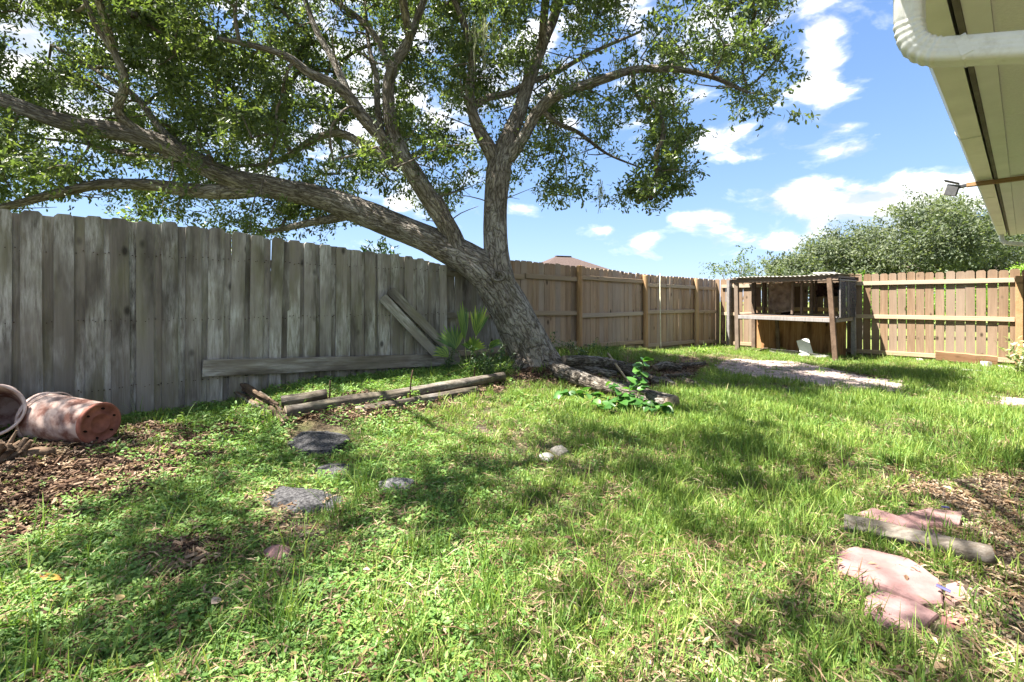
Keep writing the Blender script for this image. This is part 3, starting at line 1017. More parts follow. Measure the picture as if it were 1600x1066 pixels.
# far fence across the end of the yard
far_root = empty('pine_fence', st(SF, 5.75, -.05), ROT_D - math.pi / 2)
tag(far_root, 'warm pine board fence with open gaps across the far end', 'fence')
t = 5.74
i = 0
while t > -3.2:
    top = 1.775 + (1.0 - abs(t - 2.6) / 4) * 0.025 + rnd.uniform(-.012, .012)
    bot = -0.035 + rnd.uniform(-.02, .01)
    me = picket_mesh('picket', 0.135, top - bot, 0.016, 0.028, 900 + i, W_FAR)
    o = inst('picket', me, far_root, (5.75 - t, rnd.uniform(-.003, .003), bot + 0.05), (rnd.uniform(-.005, .005), rnd.uniform(-.007, .007), 0))
    t -= 0.152
    i += 1
for k, (a, b) in enumerate(((5.6, 3.0), (2.98, 0.12), (-0.02, -3.0))):
    for j, z in enumerate((1.585, 0.85, 0.075)):
        rail_obj(st(SF - 0.032, a, z + 0.0), st(SF - 0.032, b, z), 0.042, 0.085, W_NEWX, far_root, 300 + k * 5 + j)
for tp in (5.38, 0.06, -2.4):
    wpost = 0.15 if tp > 5 else 0.11
    beam('post', st(SF - 0.085, tp, -0.1), st(SF - 0.085, tp, 1.66 if tp < 5 else 1.74), 0.07 if tp > 5 else 0.10, wpost, W_GREYPOST if tp > 5 else W_POST, far_root)

# ------------------------------------------------------------------ brick paving patch
pave = empty('paved_path', gpix(1270, 588))
tag(pave, kind='structure')
pv, pf = cham_box(0.191, 0.091, 0.06, 0.007)
pme = bpy.data.meshes.new('paver'); pme.from_pydata(pv, [], pf); pme.materials.append(PAVER)
npav = 0
for poly in (POLY_PAVE, POLY_PAVE2):
    for a in np.arange(3.0, 13.0, 0.1):
        row = int(round(a / 0.1))
        for b in np.arange(-3.0, 6.0, 0.2):
            bb = b + (0.1 if row % 2 else 0.0)
            p = st(a, bb)
            ox = (vnoise(p.x * 3, p.y * 3, 5) - .5) * 0.3
            if not in_poly(np.array([p.x + ox]), np.array([p.y + ox]), poly)[0] or rnd.random() < 0.10:
                continue
            o = inst('paver', pme, pave)
            z = float(gz(p.x, p.y, True)) * 0.5 + float(gz(p.x, p.y, False)) * 0.5
            o.location = Vector((p.x, p.y, z - 0.012 + rnd.uniform(-.005, .005))) - pave.location
            o.rotation_euler = (rnd.uniform(-.02, .02), rnd.uniform(-.02, .02), ROT_D + math.pi / 2 + rnd.uniform(-.025, .025))
            npav += 1
print('pavers', npav)

# ------------------------------------------------------------------ own house: wall, roof, eave with gutter (in view: eave only)
S0, S1 = 1.75, 12.7
house = empty('house', st(S0, -0.55, 0))
tag(house, 'cream painted house eave with gutter and soffit at upper right', 'house')


def st_prism(name, prof, s0, s1, mat, parent, smooth=False):
    """profile of (t, z) pairs extruded along s"""
    n = len(prof)
    V = [st(s0, t_, z_) - parent.location for t_, z_ in prof] + [st(s1, t_, z_) - parent.location for t_, z_ in prof]
    Fc = [(k, (k + 1) % n, n + (k + 1) % n, n + k) for k in range(n)]
    Fc += [tuple(range(n - 1, -1, -1)), tuple(range(n, 2 * n))]
    return mk(name, V, Fc, mat, parent, smooth)


def rect(t0, t1, z0, z1):
    return [(t0, z0), (t1, z0), (t1, z1), (t0, z1)]


st_prism('wall', rect(-0.80, -0.58, -0.1, 2.41), S0 + 0.5, S1 - 0.3, WALLM, house)
st_prism('fascia', rect(0.175, 0.197, 2.385, 2.57), S0, S1, FASCIA, house)
st_prism('trim_strip', rect(0.092, 0.174, 2.392, 2.414), S0, S1, CREAM, house)
gut = st_prism('gutter', [(0.212, 2.40), (0.325, 2.40), (0.338, 2.425), (0.352, 2.455), (0.356, 2.52), (0.348, 2.523), (0.344, 2.462), (0.328, 2.43), (0.318, 2.408), (0.218, 2.408), (0.216, 2.53), (0.212, 2.53)], S0 + 0.02, S1 - 0.02, GUTTER, house)
gut['label'] = 'cream box gutter along the eave'
for sj in (4.9, 7.9, 10.9):
    st_prism('gutter_seam', [(0.209, 2.3965), (0.327, 2.3965), (0.3415, 2.423), (0.3555, 2.4535), (0.3600, 2.524), (0.357, 2.524), (0.353, 2.456), (0.339, 2.4265), (0.3255, 2.399), (0.209, 2.399)], sj, sj + 0.035, GUTTER, house)
st_prism('drip_edge', rect(0.198, 0.262, 2.553, 2.557), S0, S1, GUTTER, house)
edges = [S0, 3.15, 4.5, 5.84, 7.18, 8.52, 9.87, 11.2, S1]
for a, b in zip(edges[:-1], edges[1:]):
    st_prism('soffit_panel', rect(-0.60, 0.091, 2.405, 2.417), a + 0.003, b - 0.003, CREAMS, house)
st_prism('roof', [(0.25, 2.565), (-4.5, 4.35), (-9.5, 2.565), (-9.5, 2.54), (-4.5, 4.32), (0.25, 2.54)], S0 - 0.1, S1 + 0.1, SHINGLE, house)


def spout(parent, pts, w, h, side, ribs=True):
    """rectangular pipe swept along points with ribbed elbow; side is the axis across the pipe"""
    path = catmull([(*p, 1.0) for p in pts], 0.005)[:, :3]
    T = np.gradient(path, axis=0); T /= np.linalg.norm(T, axis=1)[:, None]
    side = np.array(side)
    L = np.concatenate([[0], np.cumsum(np.linalg.norm(np.diff(path, axis=0), axis=1))])
    curv = np.linalg.norm(np.gradient(T, axis=0), axis=1)
    prof = []
    c = 0.016
    for sx, sy in ((1, 1), (-1, 1), (-1, -1), (1, -1)):
        cx, cy = sx * (w / 2 - c), sy * (h / 2 - c)
        a0 = {(1, 1): 0, (-1, 1): 90, (-1, -1): 180, (1, -1): 270}[(sx, sy)]
        for q in (0, 30, 60, 90):
            prof.append((cx + c * math.cos(math.radians(a0 + q)), cy + c * math.sin(math.radians(a0 + q))))
    # corrugations on the flat faces
    dense = []
    for k in range(len(prof)):
        a, b = np.array(prof[k]), np.array(prof[(k + 1) % len(prof)])
        if np.linalg.norm(b - a) > 0.03:
            nb = np.array([b[1] - a[1], -(b[0] - a[0])]); nb /= np.linalg.norm(nb)
            for q in range(9):
                u = q / 9
                dense.append(tuple(a + (b - a) * u - nb * (-0.003 if (q % 3 == 1) else 0.0)))
        else:
            dense.append(tuple(a))
    n = len(dense)
    V = []
    for i in range(len(path)):
        up = np.cross(T[i], side)
        k = 1.0 + (0.05 * math.sin(L[i] * 2 * math.pi / 0.024) if curv[i] > 0.008 else 0.0)
        for a, b in dense:
            V.append(path[i] + side * a * k + up * b * k)
    Fc = [(i * n + k, i * n + (k + 1) % n, (i + 1) * n + (k + 1) % n, (i + 1) * n + k) for i in range(len(path) - 1) for k in range(n)]
    V = np.array(V) - np.array(parent.location)
    return mk('downspout', V, Fc, DSPOUT, parent, smooth=True)


def dsp(s_, t_, z_):
    return tuple(st(s_, t_, z_))


sd = (D[0], D[1], 0)
spA = 2.21
spout(house, [dsp(spA, 0.28, 2.42), dsp(spA, 0.28, 2.30), dsp(spA, 0.28, 2.22), dsp(spA, 0.278, 2.16), dsp(spA, 0.262, 2.105), dsp(spA, 0.225, 2.068), dsp(spA, 0.17, 2.045), dsp(spA, 0.0, 1.995), dsp(spA, -0.2, 1.925), dsp(spA, -0.40, 1.85), dsp(spA, -0.50, 1.80), dsp(spA, -0.53, 1.72), dsp(spA, -0.53, 1.4), dsp(spA, -0.53, 0.15)], 0.10, 0.078, sd)
for tj, zj in ((0.135, 2.036), (-0.02, 1.990)):
    V, Fc = cham_box(0.03, 0.105, 0.083, 0.012)
    o = mk('pipe_joint', V, Fc, DSPOUT, house)
    o.location = st(spA, tj, zj) - house.location
    o.rotation_euler = (0, -0.28, ROT_D - math.pi / 2)
spB = 12.55
spout(house, [dsp(spB, 0.28, 2.42), dsp(spB, 0.28, 2.34), dsp(spB, 0.25, 2.27), dsp(spB, 0.16, 2.235), dsp(spB, -0.2, 2.17), dsp(spB, -0.48, 2.10), dsp(spB, -0.53, 2.0), dsp(spB, -0.53, 0.1)], 0.085, 0.065, sd)

# wooden batten under the eave with a flood light on its end
ba, bb = st(6.72, 0.40, 2.372), st(6.72, -0.55, 2.372)
bt = beam('wooden_batten', ba, bb, 0.045, 0.042, BATTEN, None, c=0.004)
tag(bt, 'brown wooden batten sticking out under the eave', 'batten')
fl = empty('flood_light', ba)
tag(fl, 'small security flood light on the end of the brown batten', 'flood light')
lx = Vector((NN[0], NN[1], 0))
beam('bracket', ba, ba + lx * 0.07 + Vector((0, 0, -0.01)), 0.035, 0.035, BLACK, fl)
hc = ba + lx * 0.105 + Vector((0, 0, -0.03))
beam('housing', hc + Vector((0, 0, .05)) - lx * .01, hc + Vector((0, 0, -.055)) + lx * .02, 0.10, 0.05, LAMPW, fl, c=0.008)
beam('lens', hc + Vector((0, 0, .035)) - Vector((*D, 0)) * 0.0 + lx * 0.024, hc + Vector((0, 0, -.045)) + lx * 0.048, 0.08, 0.012, LENS, fl, c=0.003)
beam('hood', hc + Vector((0, 0, .055)) - lx * 0.05, hc + Vector((0, 0, .105)) + lx * 0.06, 0.09, 0.012, BLACK, fl, c=0.003)

# ------------------------------------------------------------------ neighbour's house: hip roof over the fence
nb = pix(886, 470, 27)
nh = empty('neighbour_house', (nb.x, nb.y + 2, 0), 0.35)
tag(nh, 'house with brown shingle hip roof peeking over the fence', 'house')
hx, hy = 3.9, 3.6
V, Fc = box_vf(-hx + .5, hx - .5, -hy + .5, hy - .5, 0, 2.2)
mk('wall', V, Fc, STUCCO, nh)
V = [(-hx, -hy, 2.15), (hx, -hy, 2.15), (hx, hy, 2.15), (-hx, hy, 2.15), (-.45, 0, 3.86), (.45, 0, 3.86)]
rf = mk('roof', V, [(0, 1, 5, 4), (1, 2, 5), (2, 3, 4, 5), (3, 0, 4), (3, 2, 1, 0)], SHINGLE, nh)
V, Fc = box_vf(-.5, .5, -.12, .12, 3.84, 3.885)
mk('ridge_cap', V, Fc, SHINGLE, rf)
print('TIME 20_setting', round(_t.time()-_T0,1))

# ------------------------------------------------------------------ leaf clusters used by the crowns
def leaf_faces(V, Fc, T, base, d, up, L, W, tint, fold=0.25, droop=0.15):
    """one folded, slightly drooping leaf from base along d"""
    d = d / (np.linalg.norm(d) + 1e-9)
    s_ = np.cross(d, up); s_ /= (np.linalg.norm(s_) + 1e-9)
    n = np.cross(s_, d)
    i = len(V)
    V.append(base)
    for k, (a, w) in enumerate(((0.35, 0.85), (0.75, 0.8))):
        c = base + d * L * a - n * droop * L * a * a
        V.append(c + s_ * W * w / 2 + n * fold * W * 0.5)
        V.append(c)
        V.append(c - s_ * W * w / 2 + n * fold * W * 0.5)
    V.append(base + d * L - n * droop * L)
    Fc.extend([(i, i + 2, i + 1), (i, i + 3, i + 2), (i + 1, i + 2, i + 5, i + 4), (i + 2, i + 3, i + 6, i + 5), (i + 4, i + 5, i + 7), (i + 5, i + 6, i + 7)])
    T.extend([tint] * 8)


def cluster(name, seed, n, R, L, W, mat, flat=0.6, quad=False):
    r = np.random.default_rng(seed)
    V, Fc, T = [], [], []
    sprays = [r.normal(size=3) * np.array([1, 1, flat]) for _ in range(max(3, n // 7))]
    sprays = [a / np.linalg.norm(a) for a in sprays]
    for k in range(n):
        a = sprays[k % len(sprays)]
        rad = R * (0.25 + 0.75 * r.random())
        base = a * rad + r.normal(size=3) * R * 0.10
        d = a * 0.6 + r.normal(size=3) * 0.75 + np.array([0, 0, -0.15])
        up = np.array([0, 0, 1.0]) + r.normal(size=3) * 0.55
        l = L * r.uniform(0.7, 1.2)
        if quad:
            d = d / np.linalg.norm(d)
            s_ = np.cross(d, up); s_ /= np.linalg.norm(s_)
            i = len(V)
            V += [base, base + d * l * .5 + s_ * W / 2, base + d * l, base + d * l * .5 - s_ * W / 2]
            Fc.append((i, i + 1, i + 2, i + 3)); T += [r.random()] * 4
        else:
            leaf_faces(V, Fc, T, base, d, up, l, W * r.uniform(.8, 1.2), r.random())
    for a in sprays:                                   # fine twigs of the spray
        s_ = np.cross(a, [0.3, 0.2, 1.0]); s_ = s_ / np.linalg.norm(s_) * 0.0035
        i = len(V)
        V += [s_, -s_, a * R * 0.95]
        Fc.append((i, i + 1, i + 2)); T += [0.05] * 3
    return proto(name, V, Fc, mat, T)


# ------------------------------------------------------------------ the leaning oak
oak = empty('oak_tree', gpix(838, 580))
tag(oak, 'large leaning oak with grey furrowed bark and spreading crown', 'tree')
OB = np.array(oak.location)


def limb(pts):
    return [(*pix(a, b, Y), r) for a, b, Y, r in pts]


trunk_pts = limb([(846, 600, 7.05, .43), (842, 578, 7.04, .36), (833, 556, 7.03, .322), (818, 525, 7.0, .305), (800, 490, 6.97, .285), (780, 455, 6.93, .275), (757, 425, 6.9, .262),
                  (725, 402, 6.88, .225), (685, 382, 6.9, .205), (640, 362, 6.92, .195), (590, 342, 6.92, .188), (540, 321, 6.88, .18), (490, 306, 6.82, .165), (440, 297, 6.75, .155),
                  (385, 286, 6.65, .145), (340, 270, 6.55, .135), (290, 243, 6.45, .128), (235, 218, 6.35, .12), (180, 205, 6.25, .112), (120, 196, 6.1, .104), (60, 178, 6.0, .096), (0, 155, 5.9, .088),
                  (-80, 130, 5.75, .075), (-180, 110, 5.6, .055), (-300, 100, 5.4, .03)])


def trunk_disp(a, l, r):
    f = bark_disp(0.012, 11, 3.0, 21, 0.02)(a, l, r)
    k = np.clip(1 - l / 0.75, 0, 1)
    return f + k * k * 0.16 * (np.abs(np.sin(a * 2.5 + 0.6)) - 0.35)


tube_obj('trunk', trunk_pts, BARK, oak, 56, 0.045, trunk_disp, off=OB)
limbs = {
    'stem': [(796, 462, 6.90, .12), (787, 440, 6.86, .17), (779, 415, 6.86, .185), (775, 380, 6.9, .178), (774, 340, 6.93, .172), (776, 300, 6.96, .172), (779, 268, 6.98, .178), (784, 246, 7.0, .16),
             (797, 210, 7.05, .125), (810, 178, 7.1, .108), (822, 140, 7.15, .095), (836, 100, 7.2, .085), (852, 60, 7.25, .075), (868, 20, 7.3, .065), (880, -40, 7.3, .05), (900, -140, 7.2, .03)],
    'fork_left': [(780, 262, 6.98, .12), (764, 232, 6.95, .105), (748, 203, 6.9, .088), (738, 175, 6.85, .075), (734, 140, 6.8, .066), (738, 100, 6.7, .055), (730, 50, 6.6, .045), (700, -20, 6.4, .03)],
    'arm_right': [(795, 250, 6.98, .09), (815, 220, 6.9, .085), (838, 178, 6.8, .08), (865, 152, 6.7, .075), (900, 138, 6.6, .07), (945, 123, 6.5, .062), (990, 110, 6.4, .052), (1050, 108, 6.3, .042), (1110, 120, 6.2, .03), (1170, 145, 6.1, .018)],
    'arm_mid': [(737, 170, 6.87, .06), (762, 153, 7.0, .055), (795, 146, 7.2, .05), (830, 128, 7.4, .045), (870, 112, 7.6, .04), (930, 80, 7.9, .03), (1000, 50, 8.2, .02)],
    'arm_low': [(846, 172, 6.78, .04), (870, 192, 6.9, .036), (905, 208, 7.1, .03), (948, 240, 7.3, .02), (1000, 262, 7.4, .012)],
    'riser': [(722, 402, 6.88, .13), (706, 366, 6.84, .14), (688, 335, 6.8, .132), (664, 300, 6.75, .13), (644, 268, 6.7, .125), (624, 236, 6.66, .118), (612, 200, 6.6, .095), (607, 160, 6.55, .082), (608, 125, 6.5, .076),
              (620, 95, 6.48, .07), (636, 70, 6.45, .06), (652, 30, 6.4, .05), (668, -20, 6.3, .042), (690, -110, 6.1, .03)],
    'riser_stub': [(716, 392, 6.78, .1), (706, 362, 6.74, .095), (694, 335, 6.72, .085), (684, 312, 6.71, .07), (680, 307, 6.71, .03)],
    'branch_west': [(612, 235, 6.62, .09), (588, 208, 6.5, .085), (563, 178, 6.4, .078), (543, 148, 6.3, .07), (515, 128, 6.15, .062), (480, 112, 6.0, .055), (450, 90, 5.85, .045), (405, 74, 5.7, .035), (340, 60, 5.5, .022)],
    'branch_up': [(548, 155, 6.33, .055), (535, 125, 6.35, .05), (520, 92, 6.4, .046), (498, 55, 6.4, .04), (480, 10, 6.4, .034), (460, -60, 6.3, .02)],
    'branch_back': [(610, 112, 6.5, .05), (592, 66, 6.6, .045), (560, 28, 6.7, .04), (515, -5, 6.8, .034), (470, -50, 6.9, .02)],
    'branch_mid': [(598, 218, 6.62, .05), (590, 170, 6.7, .045), (588, 120, 6.85, .038), (576, 70, 7.0, .03), (570, 0, 7.1, .02)],
    'branch_lowwest': [(620, 262, 6.68, .075), (594, 243, 6.7, .07), (566, 226, 6.75, .062), (530, 208, 6.85, .055), (490, 218, 6.95, .05), (455, 240, 7.05, .045), (425, 256, 7.15, .035), (370, 260, 7.3, .02)],
    'under_limb': [(420, 294, 6.72, .10), (380, 298, 6.65, .105), (336, 300, 6.6, .1), (290, 296, 6.5, .09), (245, 290, 6.4, .078), (200, 288, 6.3, .07), (160, 288, 6.2, .062), (120, 295, 6.1, .055), (68, 308, 6.0, .048), (4, 324, 5.9, .04), (-80, 335, 5.8, .03)],
    'under_thin': [(350, 275, 6.57, .045), (310, 258, 6.7, .04), (255, 246, 6.9, .034), (190, 240, 7.1, .028), (120, 222, 7.3, .02), (40, 215, 7.5, .012)],
    'upper_left': [(245, 222, 6.35, .065), (205, 198, 6.25, .06), (184, 172, 6.15, .055), (196, 130, 6.0, .05), (180, 85, 5.9, .042), (150, 40, 5.8, .034), (120, -30, 5.6, .02)],
    'low_spur': [(560, 332, 6.9, .075), (525, 341, 6.95, .065), (490, 347, 7.05, .055), (455, 355, 7.15, .045), (412, 364, 7.3, .03)],
    'far_west': [(300, 248, 6.45, .05), (250, 200, 6.7, .045), (210, 150, 7.0, .04), (150, 110, 7.3, .03), (80, 70, 7.5, .02)],
    'overhead_a': [(640, 62, 6.44, .055), (620, -60, 5.6, .05), (600, -260, 4.6, .042), (640, -560, 3.6, .03), (660, -1200, 2.4, .015)],
    'overhead_b': [(845, 80, 7.22, .06), (860, -60, 6.2, .055), (900, -240, 5.0, .045), (1000, -500, 4.0, .032), (1060, -900, 3.0, .015)],
    'overhead_c': [(178, 80, 5.9, .045), (120, -120, 5.0, .04), (60, -400, 4.0, .03), (0, -900, 2.8, .015)],
}
skel = []
for nm, pts in list(limbs.items()):
    P = limb(pts)
    big = P[0][3] > 0.085
    tube_obj('limb', P, BARK, oak, 28 if big else 14, 0.06 if big else 0.1, bark_disp(0.008 if big else 0.004, 8, 3, hash(nm) % 50 if False else len(nm), 0.012 if big else 0.005), off=OB)
    q = catmull(P, 0.16)
    skel.append(q[len(q) // 4:])
q = catmull(trunk_pts, 0.16)
skel.append(q[len(q) // 2:])
# knot collar on the trunk where the upright stem leaves it
kp = pix(780, 432, 6.68)
ang = np.linspace(0, 2 * math.pi, 25)
ring = [(kp.x + 0.075 * math.cos(a), kp.y - 0.055 + 0.02 * math.sin(a), kp.z + 0.062 * math.sin(a), 0.024 + 0.008 * math.sin(2 * a + 1)) for a in ang]
tube_obj('knot', ring, BARK, oak, 10, 0.02, bark_disp(0.006, 6, 9, 3), off=OB)
# ridged surface roots running from the trunk
for k, pts in enumerate(([(856, 562, 6.95, .14), (880, 572, 6.85, .085), (904, 577, 6.85, .06), (930, 580, 6.85, .04), (955, 588, 6.75, .02)],
                         [(815, 570, 6.75, .13), (800, 586, 6.55, .08), (782, 592, 6.4, .04)],
                         [(855, 575, 6.8, .13), (884, 584, 6.5, .09), (905, 592, 6.2, .05)])):
    tube_obj('root', limb(pts), BARK_LOG, oak, 18, 0.05, bark_disp(0.015, 5, 3, 40 + k, 0.02), off=OB)

SK = np.concatenate(skel)[:, :3]
SKA = np.concatenate([catmull(limb(v), .1) for v in limbs.values()] + [catmull(trunk_pts, .1)])
SKA = SKA[(SKA[:, 1] > 3)]
skx, sky_ = proj(SKA[:, 0], SKA[:, 1], SKA[:, 2])


def hides_limb(p, m=24):
    px, py = proj(*p)
    k = (np.abs(skx - px) < m) & (np.abs(sky_ - py) < m) & (SKA[:, 1] > p[1] - .1)
    return bool(k.any())


# crown: twig ends spread through the volume above the limbs
CROWN = [(-400, 360), (-100, 345), (0, 335), (60, 300), (120, 300), (190, 330), (300, 345), (400, 372), (450, 366), (500, 372), (560, 362), (580, 330), (640, 318), (690, 330), (712, 300), (740, 350), (752, 285), (800, 285),
         (842, 305), (885, 303), (925, 298), (965, 310), (1000, 322), (1040, 300), (1090, 268), (1060, 228), (1110, 195), (1150, 190), (1178, 225), (1215, 200), (1245, 160), (1232, 90), (1240, 20), (1245, -200), (-400, -200)]
HOLES = [(35, 80, 42, 48), (110, 150, 20, 14), (560, 200, 26, 26), (480, 190, 20, 14), (655, 340, 34, 20), (860, 40, 18, 12), (1000, 215, 20, 18), (735, 320, 20, 40), (820, 270, 22, 20), (380, 150, 20, 16), (165, 270, 18, 16), (330, 330, 40, 8), (560, 100, 20, 18), (705, 190, 14, 24),
         (700, 260, 22, 16), (240, 170, 14, 12), (590, 300, 30, 16), (1180, 120, 20, 16), (1090, 170, 30, 16)]
nodes = []
rr = np.random.default_rng(4)
CLEAR = [(gpix(735, 575)[:2], .45), (gpix(1270, 585)[:2], .55), (gpix(1380, 600)[:2], .6), (gpix(1200, 570)[:2], .5)]
while len(nodes) < 880:
    px, py = rr.uniform(-330, 1250), rr.uniform(-180, 372)
    if not in_poly(np.array([px]), np.array([py]), CROWN)[0]:
        continue
    if any(((px - a) / b) ** 2 + ((py - c) / d) ** 2 < 1.3 for a, c, b, d in HOLES):
        continue
    if px > 690 and py > 150 and rr.random() < 0.25:
        continue
    lo, hi = np.interp(px, [-300, 200, 700, 1250], [5.0, 5.4, 5.9, 5.7]), np.interp(px, [-300, 700, 1250], [8.6, 9.2, 7.6])
    Y = rr.uniform(lo, hi)
    p = np.array(pix(px, py, Y))
    dmin = np.min(np.linalg.norm(SK - p, axis=1))
    if dmin < 0.28 or dmin > 2.2:
        continue
    if py > -20 and hides_limb(p) and rr.random() < .8:
        continue
    k = (p[2] - .1) / math.tan(SUN_EL)
    if any((p[0] + SH.x * k - c[0]) ** 2 + (p[1] + SH.y * k - c[1]) ** 2 < r_ * r_ for c, r_ in CLEAR):
        continue
    if nodes and np.min(np.linalg.norm(np.array(nodes) - p, axis=1)) < 0.24:
        continue
    nodes.append(p)
# part of the same crown that reaches over the yard, above the frame; unseen clumps and gaps placed to shape sun and shade on the lawn
LIT = [(760, 960, 0.55), (640, 900, 0.4), (930, 1000, 0.5), (800, 690, 0.4), (730, 660, 0.35), (1120, 1040, 0.35), (1560, 660, 1.2), (1500, 600, 1.5), (1250, 575, 1.2), (1460, 760, 0.5), (1340, 930, 0.22), (560, 620, 0.3), (1000, 880, 0.3),
       (100, 760, .32), (450, 810, 0.28), (30, 830, .25), (1120, 555, 0.8), (680, 1060, 0.5), (1050, 700, 0.22), (600, 1000, .3)]
LITW = [(gpix(a, min(b, 1060))[:2], r_) for a, b, r_ in LIT]
over = []
tries = 0
while len(over) < 230 and tries < 60000:
    tries += 1
    p = np.array([rr.uniform(-6.5, 4.2), rr.uniform(-2.2, 6.5), rr.uniform(4.0, 7.6)])
    if ((p[0] + 1.2) / 5.6) ** 2 + ((p[1] - 3.2) / 5.2) ** 2 > 1:
        continue
    if p[1] > 0.3:
        px, py = proj(*p)
        if py > -90:
            continue
    k = p[2] / math.tan(SUN_EL)
    gx, gy = p[0] + SH.x * k, p[1] + SH.y * k
    if any((gx - c[0]) ** 2 + (gy - c[1]) ** 2 < (r_ * 1.05) ** 2 for c, r_ in LITW):
        continue
    if fbm(np.array([gx * 1.1]), np.array([gy * 1.1]), 77, 2)[0] > 0.60:
        continue
    if over and np.min(np.linalg.norm(np.array(over) - p, axis=1)) < 0.30:
        continue
    over.append(p)
for poly_, n_ in ((wpoly([(-100, 880), (300, 850), (470, 900), (430, 1060), (-150, 1060)]), 11), (wpoly([(1240, 930), (1330, 1000), (1300, 1060), (1150, 1060), (1180, 960)]), 2)):  # extra unseen clumps, added to shade the lower left and lower right lawn
    c_ = np.array(poly_)
    k = 0
    while k < n_:
        gx_, gy_ = rr.uniform(*np.sort([c_[:, 0].min(), c_[:, 0].max()])), rr.uniform(c_[:, 1].min(), c_[:, 1].max())
        if not in_poly(np.array([gx_]), np.array([gy_]), poly_)[0]:
            continue
        z_ = rr.uniform(4.3, 6.6)
        kk_ = z_ / math.tan(SUN_EL)
        p = np.array([gx_ - SH.x * kk_, gy_ - SH.y * kk_, z_])
        over.append(p)
        k += 1
print('crown nodes', len(nodes), len(over), tries)
nodes = np.array(nodes + over)

# join every twig end to the nearest wood (nearest first), thickness from what it carries
tp = [SK[i] for i in range(len(SK))]
par = [-1] * len(SK)
best = np.full(len(nodes), 1e9); bi = np.zeros(len(nodes), int)
for i, p in enumerate(nodes):
    d = np.linalg.norm(SK - p, axis=1)
    bi[i] = int(np.argmin(d)); best[i] = d[bi[i]]
alive = np.ones(len(nodes), bool)
idx_of = {}
order = []
while alive.any():
    k = int(np.argmin(np.where(alive, best, 1e9)))
    alive[k] = False
    j = len(tp)
    tp.append(nodes[k]); par.append(int(bi[k])); order.append(j)
    d = np.linalg.norm(nodes - nodes[k], axis=1) + 0.05
    m_ = alive & (d < best)
    best[m_] = d[m_]; bi[m_] = j
load = np.zeros(len(tp))
for j in reversed(order):
    load[j] += 1
    load[par[j]] += load[j]
V, Fc = [], []
rb = np.random.default_rng(9)
twig_mid = []
for j in order:
    a, b = np.array(tp[par[j]]), np.array(tp[j])
    r0 = 0.0065 * math.sqrt(load[j]) + 0.004
    r1 = 0.0065 * math.sqrt(max(load[j] - 1, 0.3)) + 0.002
    L = np.linalg.norm(b - a)
    side = rb.normal(size=3) * 0.08 * L
    pts = np.array([np.r_[a, min(r0, .035)], np.r_[a * .66 + b * .34 + side + [0, 0, .04 * L], min(r0, .035) * .9], np.r_[a * .33 + b * .67 + side * .8 + [0, 0, .05 * L], min(r1, .03)], np.r_[b, min(r1, .03) * .8]])
    path = catmull(pts, 0.16)
    v, f, u, c = tube(path, 5, cap=False)
    o_ = len(V)
    V.extend(v.tolist()); Fc.extend([tuple(x + o_ for x in q_) for q_ in f])
    for q_ in path[1:, :3]:
        twig_mid.append(q_)
# bare dead twigs hanging under the crown
for _ in range(90):
    a = SK[rb.integers(len(SK))]
    d = rb.normal(size=3); d[2] = abs(d[2]) * .4 - .2; d /= np.linalg.norm(d)
    L = rb.uniform(.4, 1.1)
    pts = np.array([np.r_[a, .011], np.r_[a + d * L * .5 + rb.normal(size=3) * .06, .007], np.r_[a + d * L + rb.normal(size=3) * .1, .003]])
    v, f, u, c = tube(catmull(pts, .12), 5, cap=False)
    o_ = len(V)
    V.extend(v.tolist()); Fc.extend([tuple(x + o_ for x in q_) for q_ in f])
tw = mk('twig', np.array(V) - OB, Fc, BARK_TWIG, oak, smooth=True)
tag(tw, kind='stuff')
pts = []
for i, p in enumerate(nodes):
    high = i >= len(nodes) - len(over)
    for _ in range(3 if high else 4):
        pts.append(p + rb.normal(size=3) * (np.array([.32, .32, .2]) if high else np.array([.17, .17, .12])))
tm = np.array(twig_mid)
sel = rb.random(len(tm)) < 0.42
pts += list(tm[sel] + rb.normal(size=(sel.sum(), 3)) * 0.09)
pts = np.array(pts)
# keep leaves off the clear trunk and inside the photographed outline where they would be in view
ok = np.ones(len(pts), bool)
pxs, pys = proj(pts[:, 0], np.maximum(pts[:, 1], .3), pts[:, 2])
inview = (pts[:, 1] > 0.5) & (pys > -40)
ok &= ~inview | in_poly(pxs, pys, [(a, b + (8 if b > 0 else 0)) for a, b in CROWN])
for a, c, b, d in HOLES:
    ok &= ~(inview & (((pxs - a) / b) ** 2 + ((pys - c) / d) ** 2 < 0.75))
for i in np.nonzero(ok & inview)[0]:
    if hides_limb(pts[i], 20) and rb.random() < .6:
        ok[i] = False
pts = pts[ok]
oakp = [cluster('oak_spray_%d' % i, 60 + i, 46, 0.25, 0.068, 0.027, OAK_LEAF) for i in range(6)]
n = len(pts)
rot = np.stack([rb.normal(size=n) * .35, rb.normal(size=n) * .35, rb.uniform(0, 6.28, n)], 1)
cr = scatter('crown', pts - OB, rot, rb.uniform(.8, 1.25, n), rb.integers(0, 6, n), oakp, oak)
tag(cr, kind='stuff')
print('oak sprays', n)


